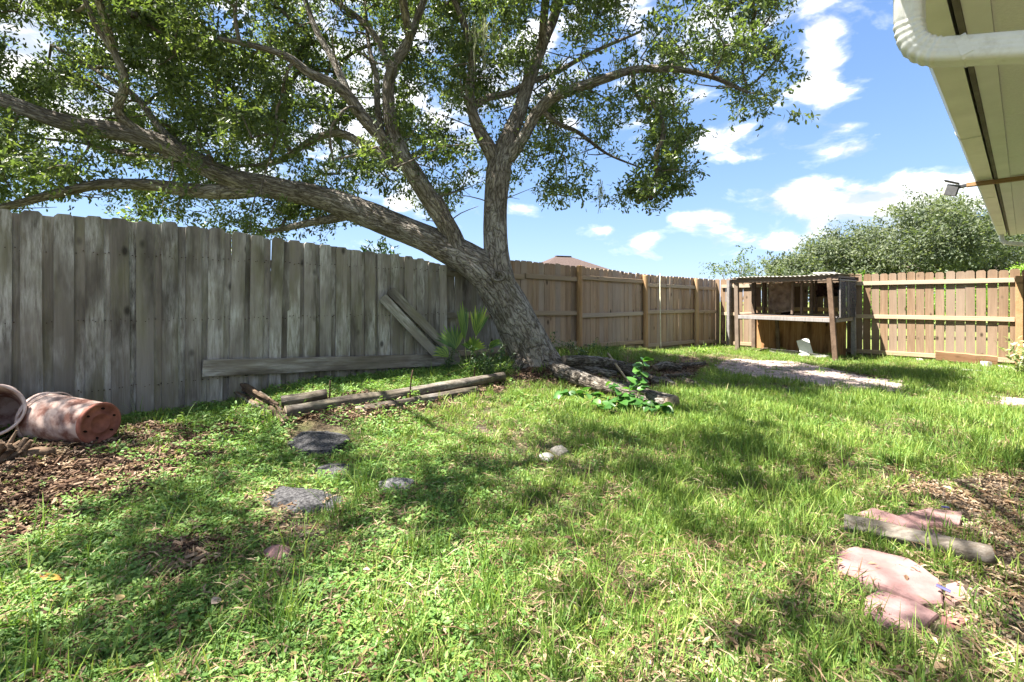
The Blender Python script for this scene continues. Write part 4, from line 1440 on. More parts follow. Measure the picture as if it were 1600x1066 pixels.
# hanging moss
def moss(px, py, Y, L, W, label, seed):
    r = np.random.default_rng(seed)
    p0 = np.array(pix(px, py, Y))
    V, Fc, T = [], [], []
    for k in range(int(60 * max(.3, W / .15))):
        x = p0 + np.array([r.normal() * W, r.normal() * W * .7, r.uniform(-.3, .05) * L])
        l = L * r.uniform(.15, .75)
        q = x.copy()
        sd_ = np.array([math.cos(k), math.sin(k), 0]) * .004
        i = len(V)
        m_ = 6
        for j in range(m_ + 1):
            V += [q + sd_, q - sd_]; T += [r.random() * .3 + (k % 7) / 10] * 2
            q = q + np.array([r.normal() * .014, r.normal() * .014, -l / m_])
        Fc += [(i + 2 * j, i + 2 * j + 1, i + 2 * j + 3, i + 2 * j + 2) for j in range(m_)]
    o = mk('hanging_moss', np.array(V) - p0, Fc, MOSS, None, loc=tuple(p0))
    a = o.data.attributes.new('tint', 'FLOAT', 'POINT'); a.data.foreach_set('value', np.array(T, np.float32))
    tag(o, label, 'moss', 'moss hanging in the oak')


moss(752, 25, 5.9, .75, .10, 'widest pale moss clump hanging high above the trunk fork', 1)
moss(963, 90, 6.2, .45, .045, 'narrow moss strand hanging from the right arm of the oak', 2)
moss(938, 282, 7.0, .55, .012, 'thin lone moss thread dangling below the crown against sky', 3)


# ------------------------------------------------------------------ trees behind the fences
def far_tree(name, label, px, Y, ztop, width, seed, mat, ncl, base_z=0.0, csize=.55, zlow=1.2, lobes=9, group='trees beyond the far fence', leafL=.16, nleaf=46, trunk_r=.16):
    r = np.random.default_rng(seed)
    c = pix(px, CY, Y)
    root = empty(name, (c.x, c.y, base_z))
    tag(root, label, 'tree', group)
    H = ztop - base_z
    tube_obj('trunk', [(0, 0, -.1, trunk_r * 1.25), (.05, 0, H * .2, trunk_r), (0, .05, H * .45, trunk_r * .7), (.1, 0, H * .8, trunk_r * .25)], BARK, root, 10, .3)
    P = []
    lob = []
    for k in range(lobes):
        a = r.uniform(0, 6.28)
        rad = width / 2 * math.sqrt(r.uniform(0.02, .62))
        zz = zlow + (H - zlow) * r.uniform(.15, .80) * (1 - .45 * (rad / (width / 2)) ** 2)
        lob.append((np.array([rad * math.cos(a), rad * math.sin(a), zz]), width * r.uniform(.09, .22)))
    lob.append((np.array([0, 0, H - width * .18]), width * .2))
    for k in range(ncl):
        q, R = lob[k % len(lob)]
        v = r.normal(size=3); v /= np.linalg.norm(v)
        P.append(q + v * R * (r.uniform(.35, 1.0) if k % 5 else r.uniform(1.0, 1.45)) * np.array([1, 1, .75]))
    P = np.array(P)
    P = P[P[:, 2] > zlow * .6]
    for k, (q, R) in enumerate(lob):
        z0 = H * r.uniform(.2, .45)
        tube_obj('limb', [(0, .02, z0, trunk_r * .5), tuple(np.r_[q * .5 + [0, 0, z0 * .4], trunk_r * .3]), tuple(np.r_[q, trunk_r * .12])], BARK_TWIG, root, 6, .4)
    pr = [cluster('%s_spray_%d' % (name, i), seed * 10 + i, nleaf, csize, leafL, leafL * .42, mat, quad=True) for i in range(3)]
    n = len(P)
    cr = scatter('crown', P, np.stack([r.normal(size=n) * .4, r.normal(size=n) * .4, r.uniform(0, 6.28, n)], 1), r.uniform(.7, 1.25, n), r.integers(0, 3, n), pr, root)
    tag(cr, kind='stuff')
    return root


far_tree('broad_tree', 'tallest grey green tree behind the pine fence', 1450, 22, 6.3, 7.4, 31, FAR_LEAF, 1000, lobes=22)
far_tree('broad_tree', 'grey green tree behind the fence reaching under the eave', 1560, 24, 5.6, 6.5, 32, FAR_LEAF, 700, lobes=16)
far_tree('broad_tree', 'lower grey green tree left of the tallest one behind the fence', 1335, 24, 5.2, 5.6, 33, FAR_LEAF, 560, lobes=16)
far_tree('broad_tree', 'lowest dark tree mass rising over the shed roof', 1248, 23, 3.6, 4.2, 37, FAR_LEAF, 330)
far_tree('young_tree', 'sparse young tree rising behind the left end of the shed', 1155, 17.5, 3.05, 1.9, 34, OAK_LEAF, 46, csize=.33, zlow=1.4, lobes=6, leafL=.10, nleaf=26, trunk_r=.05)
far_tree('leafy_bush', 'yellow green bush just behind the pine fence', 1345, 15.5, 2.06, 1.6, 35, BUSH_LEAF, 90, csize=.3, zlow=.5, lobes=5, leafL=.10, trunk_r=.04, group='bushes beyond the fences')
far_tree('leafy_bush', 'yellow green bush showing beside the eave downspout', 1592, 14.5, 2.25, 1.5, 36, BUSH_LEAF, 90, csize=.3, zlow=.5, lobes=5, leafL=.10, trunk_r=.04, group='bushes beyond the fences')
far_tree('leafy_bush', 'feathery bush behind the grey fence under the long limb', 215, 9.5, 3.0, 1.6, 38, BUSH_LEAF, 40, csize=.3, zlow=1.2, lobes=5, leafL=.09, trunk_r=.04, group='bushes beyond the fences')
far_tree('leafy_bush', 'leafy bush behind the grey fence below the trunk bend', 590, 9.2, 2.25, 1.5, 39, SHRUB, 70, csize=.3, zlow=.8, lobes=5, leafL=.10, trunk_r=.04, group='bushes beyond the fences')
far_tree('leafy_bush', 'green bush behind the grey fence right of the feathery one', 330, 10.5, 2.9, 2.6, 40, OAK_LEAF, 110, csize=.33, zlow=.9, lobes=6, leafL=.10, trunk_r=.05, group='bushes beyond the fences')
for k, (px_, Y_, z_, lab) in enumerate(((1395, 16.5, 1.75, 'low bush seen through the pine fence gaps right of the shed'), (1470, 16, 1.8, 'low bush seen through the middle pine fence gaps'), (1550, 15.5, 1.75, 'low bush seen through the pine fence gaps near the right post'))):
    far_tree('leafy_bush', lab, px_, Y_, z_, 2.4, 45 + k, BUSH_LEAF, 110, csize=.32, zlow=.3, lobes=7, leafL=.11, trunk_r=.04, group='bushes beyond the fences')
print('TIME 30_tree', round(_t.time()-_T0,1))

# ------------------------------------------------------------------ boards on and against the grey fence
pa, pb = pix(315, 577, 4.70), pix(718, 563, 6.80)
pl = empty('loose_plank', pa)
tag(pl, 'long horizontal weathered plank across the foot of the grey fence', 'plank')
sA, tA = to_st(pa.x, pa.y); sB, tB = to_st(pb.x, pb.y)
a_, b_ = st(1.05, TF - 0.045, pa.z), st(4.2, TF - 0.05, pb.z)
V, Fc = cham_box((b_ - a_).length, 0.04, 0.165, 0.005, random.Random(3), 0.004, 8)
bpy.data.objects.remove(pl)
pl = beam('loose_plank', a_, b_, 0.04, 0.165, W_OLDX, None, c=0.005, jit=0.004, n=8, seed=3)
tag(pl, 'long horizontal weathered plank across the foot of the grey fence', 'plank')
for k, ((x0, y0), (x1, y1), dt, lab) in enumerate((((597, 464), (684, 556), 0.10, 'lower of two short grey boards leaning diagonally on the fence'),
                                                   ((609, 453), (706, 552), 0.075, 'upper of two short grey boards leaning diagonally on the fence'))):
    def on(px, py, tt):
        u = (px - CX) / F
        Y = tt / (NN[0] * u + NN[1])
        return pix(px, py, Y)
    a, b = on(x0, y0, TF - 0.03 - dt * .3), on(x1, y1, TF - dt - 0.05)
    L = (b - a).length
    me = picket_mesh('loose_picket', 0.125, L, 0.018, 0.03, 700 + k, W_OLD)
    o = inst('loose_picket', me)
    z = (a - b).normalized()
    y = Vector((NN[0], NN[1], 0))
    x = y.cross(z).normalized(); y = z.cross(x)
    m = Matrix((x, y, z)).transposed().to_4x4(); m.translation = b
    o.matrix_world = m
    tag(o, lab, 'board', 'short boards leaning on the fence')


# ------------------------------------------------------------------ landscape timbers, logs and stakes
def round_log(name, pts, mat, capmat, label, cat, seed, group=None, seg=28, step=.05, amp=.012, lump=.015, fu=11, fv=2):
    base = np.array(pts[0][:3])
    path = np.array(pts, float)
    o = tube_obj(name, [tuple(np.r_[p[:3] - base, p[3]]) for p in path], mat, None, seg, step, bark_disp(amp, fu, fv, seed, lump), capmat)
    o.location = base
    return tag(o, label, cat, group)


def gp(px, py, up=0.0, r=.05):
    p = gpix(px, py)
    return (p.x, p.y, p.z + up, r)


def lin(px0, py0, px1, py1, r0, r1, up0=0., up1=0., n=5, seed=0, wob=.008):
    r = random.Random(seed)
    a, b = gpix(px0, py0), gpix(px1, py1)
    out = []
    for k in range(n):
        u = k / (n - 1)
        rad = r0 + (r1 - r0) * u
        p = a.lerp(b, u)
        out.append((p.x + r.uniform(-wob, wob), p.y + r.uniform(-wob, wob), p.z + rad * .75 + up0 + (up1 - up0) * u, rad))
    return out


round_log('landscape_timber', lin(446, 656, 788, 601, .060, .050, .02, .06, 9, 1), W_TIMBER, CUT, 'long weathered timber edging the bed below the grey fence', 'timber', 11, amp=.014, lump=.012)
round_log('landscape_timber', lin(556, 646, 745, 613, .05, .044, -.03, -.01, 6, 2), W_TIMBER, CUT, 'shorter timber tucked under the long bed edging timber', 'timber', 12, amp=.016, lump=.012)
round_log('landscape_timber', lin(440, 640, 512, 628, .055, .05, .03, .03, 5, 3), W_TIMBER, CUT, 'short timber end behind the left end of the long timber', 'timber', 13, amp=.02, lump=.014)
for k, (q, lab) in enumerate((((368, 616, 440, 652, .055, .045, .09, .05), 'topmost rotten split timber at the left corner of the bed'),
                              ((366, 624, 436, 660, .05, .045, .03, .0), 'middle rotten split timber at the left corner of the bed'),
                              ((374, 634, 442, 668, .04, .04, -.02, -.03), 'lowest rotten split timber at the left corner of the bed'),
                              ((425, 646, 452, 668, .05, .03, .02, -.02), 'crumbling reddish timber stub at the bed corner'))):
    path = lin(*q, n=5, seed=20 + k, wob=.004)
    root = empty('rotten_timber', path[0][:3])
    tag(root, lab, 'timber', 'rotten timbers at the bed corner')
    rq = random.Random(90 + k)
    a0, a1 = Vector(path[0][:3]), Vector(path[-1][:3])
    ax_ = (a1 - a0).normalized()
    sd1 = ax_.cross(Vector((0, 0, 1))).normalized()
    for j in range(11):
        off = sd1 * rq.uniform(-1, 1) * path[0][3] * .8 + Vector((0, 0, rq.uniform(-1, 1) * path[0][3] * .75))
        u0, u1 = rq.uniform(-.03, .25), rq.uniform(.75, 1.04)
        A, B = a0.lerp(a1, u0) + off - a0, a0.lerp(a1, u1) + off * rq.uniform(.8, 1.3) - a0
        rad = rq.uniform(.012, .026)
        tube_obj('splinter', [(*A, rad * .5), (*(A.lerp(B, .25) + Vector((0, 0, rq.uniform(-.006, .006)))), rad), (*(A.lerp(B, .7) + Vector((0, 0, rq.uniform(-.006, .006)))), rad * .9), (*B, rad * .4)], W_ROT if j % 3 else W_TIMBER, root, 7, .035, bark_disp(.006, 6, 8, j, .003), smooth=False)
for k, (x, y0, y1, lab) in enumerate(((515, 632, 594, 'leftmost rusty stake standing by the bed timber'), (641, 632, 578, 'tall rusty stake in front of the long timber'), (741, 600, 574, 'rusty stake near the palmetto'))):
    p = gpix(x, y0)
    top = pix(x + (4 if k == 1 else 1), y1, p.y)
    o = tube_obj('metal_stake', [(0, 0, -.1, .008), (0.002, 0, (top.z - p.z) * .5, .008), (top.x - p.x, 0, top.z - p.z, .007)], RUST, None, 8, .1)
    o.location = p
    tag(o, lab, 'stake', 'rusty stakes along the bed')

# fallen log and debris right of the trunk
round_log('fallen_log', [gp(872, 590, .10, .10), gp(905, 604, .11, .105), gp(940, 616, .105, .10), gp(985, 628, .10, .10), gp(1020, 637, .10, .10), gp(1050, 646, .098, .098)], BARK_LOG, CUT, 'dark cut log ending in the lawn behind the leafy vine', 'log', 41, seg=24, amp=.014, lump=.022, fu=5, fv=4)
round_log('dead_branch', [gp(880, 578, .13, .07), gp(915, 580, .13, .085), gp(955, 582, .12, .08), gp(985, 592, .10, .05), gp(1008, 602, .05, .03)], BARK_LOG, CUT, 'mossy dead branch arching behind the cut log', 'branch', 42, seg=18, amp=.014, lump=.02)
round_log('dead_branch', [gp(950, 573, .20, .018), gp(966, 590, .14, .017), gp(985, 607, .05, .014)], STEM_DRY, STEM_DRY, 'pale split branch lying against the dead wood', 'branch', 43, seg=8, amp=.002, lump=.002)
round_log('dead_branch', [gp(1024, 582, .07, .05), gp(1040, 580, .10, .06), gp(1064, 583, .07, .05)], BARK_LOG, CUT, 'short dark branch stub lying right of the vine', 'branch', 44, seg=12, amp=.01, lump=.015)
round_log('dead_branch', [gp(1068, 598, .04, .05), gp(1084, 604, .04, .045), gp(1096, 610, .02, .03)], BARK_LOG, CUT, 'small dark wood chunk in the grass towards the path', 'branch', 45, seg=12, amp=.012, lump=.02)
round_log('dead_branch', [gp(1020, 600, .04, .07), gp(1042, 603, .05, .075), gp(1056, 609, .03, .05)], BARK_LOG, CUT, 'thick mossy wood chunk just behind the vine tip', 'branch', 46, seg=14, amp=.015, lump=.03)
round_log('dead_branch', [gp(1098, 598, .03, .03), gp(1118, 607, .03, .025)], BARK_LOG, CUT, 'thin dark stick beside the brick paving', 'branch', 47, seg=10, amp=.006, lump=.008)

for k, (x0, y0, x1, y1, r_, lab) in enumerate(((925, 583, 962, 590, .05, 'short cut log lying behind the long cut log'), (965, 572, 1000, 580, .045, 'short cut log before the middle round post'),
                                               (1000, 588, 1030, 600, .05, 'short mossy log just left of the thick wood chunk'), (1040, 592, 1078, 590, .035, 'thin cut log lying crosswise before the far debris'),
                                               (1060, 575, 1100, 572, .04, 'low dark log nearest the corner of the tan fence'), (940, 598, 985, 606, .04, 'thin log resting right behind the long cut log'))):
    round_log('cut_log', lin(x0, y0, x1, y1, r_, r_ * .9, .01, .01, 4, k), BARK_LOG, CUT, lab, 'log', 140 + k, 'cut logs beside the oak', seg=16, amp=.01, lump=.012, fu=5, fv=4)

# split timber between the pink slabs
round_log('split_timber', lin(1320, 832, 1550, 884, .045, .040, .012, .012, 9, 51, .006), W_TIMBER, W_ROT, 'cracked weathered timber lying between the pink slabs', 'timber', 52, amp=.022, lump=.012, fu=12, fv=2.5, seg=30, step=.03)


def slab(name, poly, th, mat, label, cat, seed, dome=0.0, group=None, sunk=False):
    """flat stone from a ground outline: chamfered irregular edge, uneven top"""
    r = random.Random(seed)
    pts = [gpix(a, b) for a, b in poly]
    c = sum(pts, Vector()) / len(pts)
    zc = (sum(p.z for p in pts) / len(pts) * .5 + g(c.x, c.y) * .5 - .004) if sunk else max([p.z for p in pts] + [g(c.x, c.y)]) - .012
    n = len(pts)
    ring = []
    for k in range(n):
        a, b = pts[k], pts[(k + 1) % n]
        m_ = max(2, int((b - a).length / 0.035))
        for j in range(m_):
            p = a.lerp(b, j / m_)
            off = (p - c) * r.uniform(-.02, .02)
            ring.append((p.x + off.x - c.x, p.y + off.y - c.y))
    V, Fc = [], []
    m_ = len(ring)
    levels = [(1.02, -.05), (1.0, th * .75), (0.965, th)] + [(k, th + dome * (1 - k * k)) for k in (.8, .6, .4, .2)]
    for k, z in levels:
        for x, y in ring:
            zz = z + (float(vnoise(x * 14 + seed, y * 14, seed)) - .5) * (.0012 + dome * .35) * (1 if z > 0 else 0)
            V.append((x * k, y * k, zz))
    for i in range(len(levels) - 1):
        for j in range(m_):
            Fc.append((i * m_ + j, i * m_ + (j + 1) % m_, (i + 1) * m_ + (j + 1) % m_, (i + 1) * m_ + j))
    V.append((0, 0, th + dome))
    e = (len(levels) - 1) * m_
    Fc += [(e + j, e + (j + 1) % m_, len(V) - 1) for j in range(m_)]
    area = sum(ring[j][0] * ring[(j + 1) % m_][1] - ring[(j + 1) % m_][0] * ring[j][1] for j in range(m_))
    if area < 0:
        Fc = [tuple(reversed(f)) for f in Fc]
    o = mk(name, V, Fc, mat, None, smooth=False, loc=(c.x, c.y, zc - .004))
    return tag(o, label, cat, group)


for k, (poly, th, m_, lab) in enumerate(SLABS):
    slab('flagstone', poly, th, m_, lab, 'stone', 60 + k, 0.0, 'pink slabs by the dirt')
for k, (poly, th, m_, lab) in enumerate(STONES):
    slab('stepping_stone', poly, th * (.15 if m_ is ASH else .8), m_, lab, 'stone', 80 + k, .03, 'stones sunk in the lawn', True)


# ------------------------------------------------------------------ two faded red tubs
def tub(name, r0, r1, L, label):
    """local z from base (0) to mouth (L)"""
    root = empty(name)
    n = 40
    prof = [(r0 * .96, 0.0), (r0, .012), (r0 + (r1 - r0) * .3, L * .3), (r0 + (r1 - r0) * .7, L * .7), (r1 * .985, L * .93), (r1 * .985, L * .985), (r1 * .955, L * .985),
            (r0 + (r1 - r0) * .7 - .014, L * .7), (r0 - .014, .022), (0.001, .022)]
    def lathe(pr, dent=0.0):
        V, Fc = [], []
        for (rad, z) in pr:
            for k in range(n):
                a = 2 * math.pi * k / n
                q = 1 + dent * (math.sin(2 * a + .6) * .7 + .5 * math.sin(3 * a + z * 9)) * (z / L)
                V.append((rad * q * math.cos(a), rad * q * math.sin(a), z))
        for i in range(len(pr) - 1):
            for k in range(n):
                Fc.append((i * n + k, i * n + (k + 1) % n, (i + 1) * n + (k + 1) % n, (i + 1) * n + k))
        return V, Fc
    V, Fc = lathe(prof, .03)
    sh = mk('shell', V, Fc, REDTUB, root, True)
    V, Fc = lathe([(r1 * .94, L * .97), (r1 * 1.03, L * .968), (r1 * 1.055, L * .985), (r1 * 1.05, L * 1.01), (r1 * .99, L * 1.02), (r1 * .945, L * 1.005), (r1 * .94, L * .97)], .03)
    mk('rim', V, Fc, REDRIM, root, True)
    V, Fc = lathe([(r0 * 1.005, .02), (r0 * 1.025, .0), (r0 * .99, -.012), (r0 * .90, -.012), (r0 * .86, -.002), (r0 * .55, .0), (r0 * .5, -.007), (r0 * .44, -.007), (r0 * .40, .0), (.001, .002)])
    bs = mk('base', V, Fc, REDBASE, root, True)
    for k in range(6):
        a = k * math.pi / 3 + .3
        hx_, hy_ = r0 * .72 * math.cos(a), r0 * .72 * math.sin(a)
        hv = [(hx_ + .011 * math.cos(q) * (1.3 if k % 2 else 1), hy_ + .008 * math.sin(q), -.005) for q in np.linspace(0, 2 * math.pi, 10, endpoint=False)]
        hv2 = [(x, y, .006) for x, y, z in hv]
        mk('drain_hole', hv + hv2, [tuple(range(9, -1, -1))] + [(j, (j + 1) % 10, 10 + (j + 1) % 10, 10 + j) for j in range(10)], HOLE, bs)
    # wire bail hanging round the mouth
    arc = [(r1 * 1.06 * math.cos(a), r1 * 1.06 * math.sin(a), L * .95 - .05 * math.sin(a)) for a in np.linspace(-.2, math.pi + .2, 16)]
    tube_obj('handle', [(*p, .004) for p in arc], REDRIM, root, 6, .03)
    tag(root, label, 'tub', 'faded red tubs by the grey fence')
    return root


def orient(o, axis, roll, loc):
    o.rotation_mode = 'QUATERNION'
    q = Vector(axis).to_track_quat('Z', 'Y')
    from mathutils import Quaternion
    o.rotation_quaternion = q @ Quaternion((0, 0, 1), roll)
    o.location = loc


t1 = tub('plastic_tub', .150, .185, .55, 'faded red tub lying on its side with its base showing')
bc = pix(156, 661, 3.62)
gb = g(bc.x, bc.y)
ax = Vector((-.97, .235, 0.02)).normalized()
orient(t1, ax, .4, Vector((bc.x, bc.y, gb + .158)))
t2 = tub('plastic_tub', .145, .18, .5, 'faded tub cut off by the left edge with its mouth showing')
mc = pix(-16, 642, 3.45)
ax2 = Vector((.66, -.72, .22)).normalized()
orient(t2, ax2, 1.0, mc - ax2 * .5)

# rotten log chunks under the tub
# a split stump: splintered lengths of wood leaning together
sr = random.Random(17)
sb = pix(-12, 715, 3.25); sb.z = g(sb.x, sb.y)
stump = empty('rotten_stump', sb)
tag(stump, 'splintered rotten stump at the left edge below the tubs', 'stump')
for k in range(26):
    a_ = Vector((sr.uniform(-.24, .20), sr.uniform(-.10, .10), -.03))
    h_ = sr.uniform(.10, .22) * (1 - .35 * abs(a_.x) / .24)
    b_ = a_ + Vector((.10 - a_.x * .35 + sr.uniform(-.05, .05), sr.uniform(-.05, .05), h_))
    tube_obj('splinter', [(*a_, sr.uniform(.022, .036)), (*((a_ + b_) / 2 + Vector((sr.uniform(-.01, .01), 0, .01))), sr.uniform(.018, .03)), (*b_, sr.uniform(.006, .014))], W_ROT, stump, 9, .02, bark_disp(.010, 9, 7, k, .006), smooth=False)
round_log('rotten_log', [(*pix(40, 709, 3.3), .03), (*pix(62, 707, 3.32), .035), (*pix(86, 705, 3.36), .02)], W_ROT, W_ROT, 'small splinter of rotten wood in front of the lying tub', 'log', 92, seg=12, amp=.014, lump=.01, fu=6, fv=5)
for k, (q, lab) in enumerate((((62, 880, 108, 852, .013, .010), 'weathered stick lying in the mulch at far left'), ((168, 838, 208, 826, .014, .010), 'short dark stick in the mulch right of the other stick'))):
    round_log('fallen_stick', lin(*q, n=4, seed=k), W_TIMBER, W_ROT, lab, 'stick', 95 + k, 'sticks in the mulch', seg=8, amp=.004, lump=.004)


# ------------------------------------------------------------------ shed in the far corner
shed = empty('potting_shed', st(12.2, 3.66, -.05))
tag(shed, 'open fronted brown wooden lean-to shed in the far corner', 'shed')


def sbeam(name, a, b, w, h, mat, **k):
    return beam(name, st(*a), st(*b), w, h, mat, shed, **k)


sbeam('post', (11.86, 4.70, -.1), (11.86, 4.73, 1.66), .09, .09, W_BROWN)
sbeam('post', (11.42, 2.60, -.1), (11.46, 2.72, 1.66), .09, .09, W_BROWN)
sbeam('post', (12.92, 2.60, -.1), (12.92, 2.62, 1.66), .09, .09, W_GREYPOST)
sbeam('post', (12.92, 4.72, -.1), (12.92, 4.72, 1.66), .09, .09, W_BROWN)
sbeam('leg', (12.55, 4.02, -.08), (12.50, 4.05, .83), .075, .06, W_BROWN)
for (s_, t_, z0, z1, w) in ((12.75, 4.42, .9, 1.66, .09), (11.95, 3.55, .9, 1.66, .085), (12.15, 3.42, .9, 1.66, .07), (12.35, 3.27, .9, 1.66, .10), (12.6, 3.25, .9, 1.66, .08)):
    sbeam('stud', (s_, t_, z0), (s_ + .01, t_ + rnd.uniform(-.015, .015), z1), .045, w, W_BROWN)
# roof frame and corrugated sheet
sbeam('roof_beam', (11.84, 4.86, 1.665), (11.44, 2.56, 1.655), .045, .09, W_BROWNX)
sbeam('roof_beam', (12.95, 4.86, 1.69), (12.95, 2.52, 1.68), .045, .08, W_BROWNX)
sbeam('rafter', (11.46, 2.60, 1.69), (12.98, 2.60, 1.71), .04, .05, W_GREYPOST)
sbeam('rafter', (11.84, 4.70, 1.70), (12.98, 4.70, 1.72), .04, .05, W_BROWNX)
V, Fc = [], []
nc = 150
for i in range(2):
    for k in range(nc + 1):
        u = k / nc
        t_ = 4.92 + (2.50 - 4.92) * u
        s_ = (11.76 + (11.36 - 11.76) * u) if i == 0 else 13.03
        z_ = 1.735 + .009 * math.sin(u * 2 * math.pi * 26) + (.02 if i else 0) + .012 * math.sin(u * 7)
        V.append(st(s_, t_, z_) - shed.location)
m1 = nc + 1
Fc = [(k, k + 1, m1 + k + 1, m1 + k) for k in range(nc)]
V += [v + Vector((0, 0, .004)) for v in V]
Fc += [tuple(x + 2 * m1 for x in reversed(f)) for f in Fc]
Fc += [(k, 2 * m1 + k, 2 * m1 + k + 1, k + 1) for k in range(nc)]
mk('roof_sheet', V, Fc, ROOFING, shed, True)
V, Fc = cham_box(.55, .40, .018, .004)
o = mk('patch_panel', V, Fc, WHITE, shed)
o.location = st(12.15, 2.95, 1.79) - shed.location; o.rotation_euler = (0.02, .02, ROT_D + .1)
# work top: boards
for k in range(4):
    f = k / 4
    sbeam('shelf_board', (11.87 + .24 * k + .11, 4.72, .862), (11.46 + .27 * k + .11, 2.64, .845), .20, .028, W_GREYPOST if k % 2 else W_BROWNX, jit=.004, n=3, seed=k)
sbeam('shelf_rail', (11.84, 4.70, .815), (11.44, 2.64, .80), .035, .085, W_GREYPOST)
sbeam('shelf_rail', (11.50, 2.62, .80), (12.88, 2.62, .80), .035, .085, W_GREYPOST)
sbeam('back_rail', (12.98, 4.7, 1.00), (12.98, 2.64, 1.0), .03, .09, W_POST)
# plywood low on the back
V, Fc = cham_box(1.55, .015, .82, .003, random.Random(2), .006, 6)
o = mk('plywood_panel', V, Fc, W_PLY, shed)
o.location = st(12.82, 3.50, .36) - shed.location; o.rotation_euler = (-.06, 0, ROT_D - math.pi / 2)
V, Fc = cham_box(.62, .015, .80, .003)
o = mk('plywood_panel', V, Fc, W_PLY, shed)
o.location = st(12.93, 4.40, .40) - shed.location; o.rotation_euler = (0, 0, ROT_D - math.pi / 2)
# torn screen on the right side
n_ = 16
V, Fc = [], []
for i in range(n_ + 1):
    for j in range(n_ + 1):
        a, b = i / n_, j / n_
        s_ = 11.52 + 1.38 * a
        z_ = .84 + .80 * b
        V.append(st(s_, 2.565 + .02 * math.sin(a * 9 + b * 3) * math.sin(b * 3), z_) - shed.location)
for i in range(n_):
    for j in range(n_):
        q = i * (n_ + 1) + j
        Fc.append((q, q + 1, q + n_ + 2, q + n_ + 1))
V2 = [v + Vector((NN[0] * .003, NN[1] * .003, 0)) for v in V]
sc_ = mk('screen', V + V2, Fc + [tuple(x + len(V) for x in reversed(f)) for f in Fc], SCREEN, shed, True)
sbeam('screen_batten', (11.53, 2.55, .86), (11.53, 2.55, 1.66), .02, .035, W_GREYPOST)
sbeam('screen_batten', (12.2, 2.55, .86), (12.2, 2.55, 1.66), .015, .02, W_GREYPOST)
sbeam('screen_batten', (11.48, 2.55, 1.62), (12.95, 2.55, 1.64), .02, .035, W_GREYPOST)


def crumple(name, c, w, h, mat, label, cat, seed, amp=.05):
    n_ = 22
    V, Fc = [], []
    for i in range(n_ + 1):
        for j in range(n_ + 1):
            a, b = i / n_ - .5, j / n_ - .5
            d = (float(fbm(a * 5 + seed, b * 5, seed, 3)) - .5) * amp * 2
            e = 1 + .18 * (float(vnoise(math.atan2(b, a) * 2 + 9, seed, 3)) - .5)
            p = Vector((D[0] * d, D[1] * d, 0)) + Vector((NN[0], NN[1], 0)) * (-a * w * e) + Vector((0, 0, b * h * e))
            V.append(p)
    for i in range(n_):
        for j in range(n_):
            q = i * (n_ + 1) + j
            Fc.append((q, q + n_ + 1, q + n_ + 2, q + 1))
    V2 = [v + Vector((D[0] * .012, D[1] * .012, 0)) for v in V]
    o = mk(name, V + V2, Fc + [tuple(x + len(V) for x in reversed(f)) for f in Fc], mat, None, True, loc=c)
    return tag(o, label, cat)


crumple('insulation_sheet', st(12.55, 3.98, 1.28), .52, .74, BURLAP, 'crumpled brown sheet hanging inside the shed above the bench', 'sheet', 3)
crumple('dark_rag', st(12.5, 2.98, 1.44), .50, .30, DARK, 'dark rag bundle hanging under the shed roof at right', 'rag', 8, .08)
crumple('dark_rag', st(12.6, 3.85, .92), .30, .10, DARK, 'low dark rag heap on the shed bench', 'rag', 9, .06)
beam_ = [((12.15, 4.05, .00), (12.05, 3.45, .0), .15, .11, CONCD, 'concrete_block', 'long grey block on the ground under the shed bench', 'block'),
         ((12.0, 3.22, -.005), (11.9, 2.85, -.01), .14, .09, CONC, 'concrete_block', 'pale block on the ground right of the white sheet', 'block')]
for a, b, w, h, m_, nm, lab, cat in beam_:
    pa_, pb_ = st(*a), st(*b)
    pa_.z = g(pa_.x, pa_.y) + h * .4; pb_.z = g(pb_.x, pb_.y) + h * .4
    tag(beam(nm, pa_, pb_, w, h, m_, None, c=.01, jit=.006, n=4), lab, cat, 'blocks under the shed')
wp = st(12.05, 3.33, .0)
wp.z = g(wp.x, wp.y) + .20
V, Fc = cham_box(.24, .012, .36, .003, random.Random(4), .004, 4)
o = mk('white_board', V, Fc, WHITE, None, loc=wp)
o.rotation_euler = (-.35, -.30, ROT_D - math.pi / 2 + .2)
tag(o, 'white sheet of board propped up under the shed bench', 'board')
wp2 = st(11.9, 3.30, 0); wp2.z = g(wp2.x, wp2.y) + .03
V, Fc = cham_box(.17, .14, .07, .02)
o = mk('white_stone', V, Fc, WHITE, None, loc=wp2)
tag(o, 'small white lump on the ground before the propped sheet', 'stone')
pa_ = st(12.1, 4.35); pb_ = st(11.9, 4.08)
pa_.z = g(pa_.x, pa_.y) + .03; pb_.z = g(pb_.x, pb_.y) + .12
tag(beam('wood_scrap', pa_, pb_, .10, .02, W_BROWNX, None, n=3, jit=.01), 'bent brown wood scrap left of the long grey block', 'scrap')

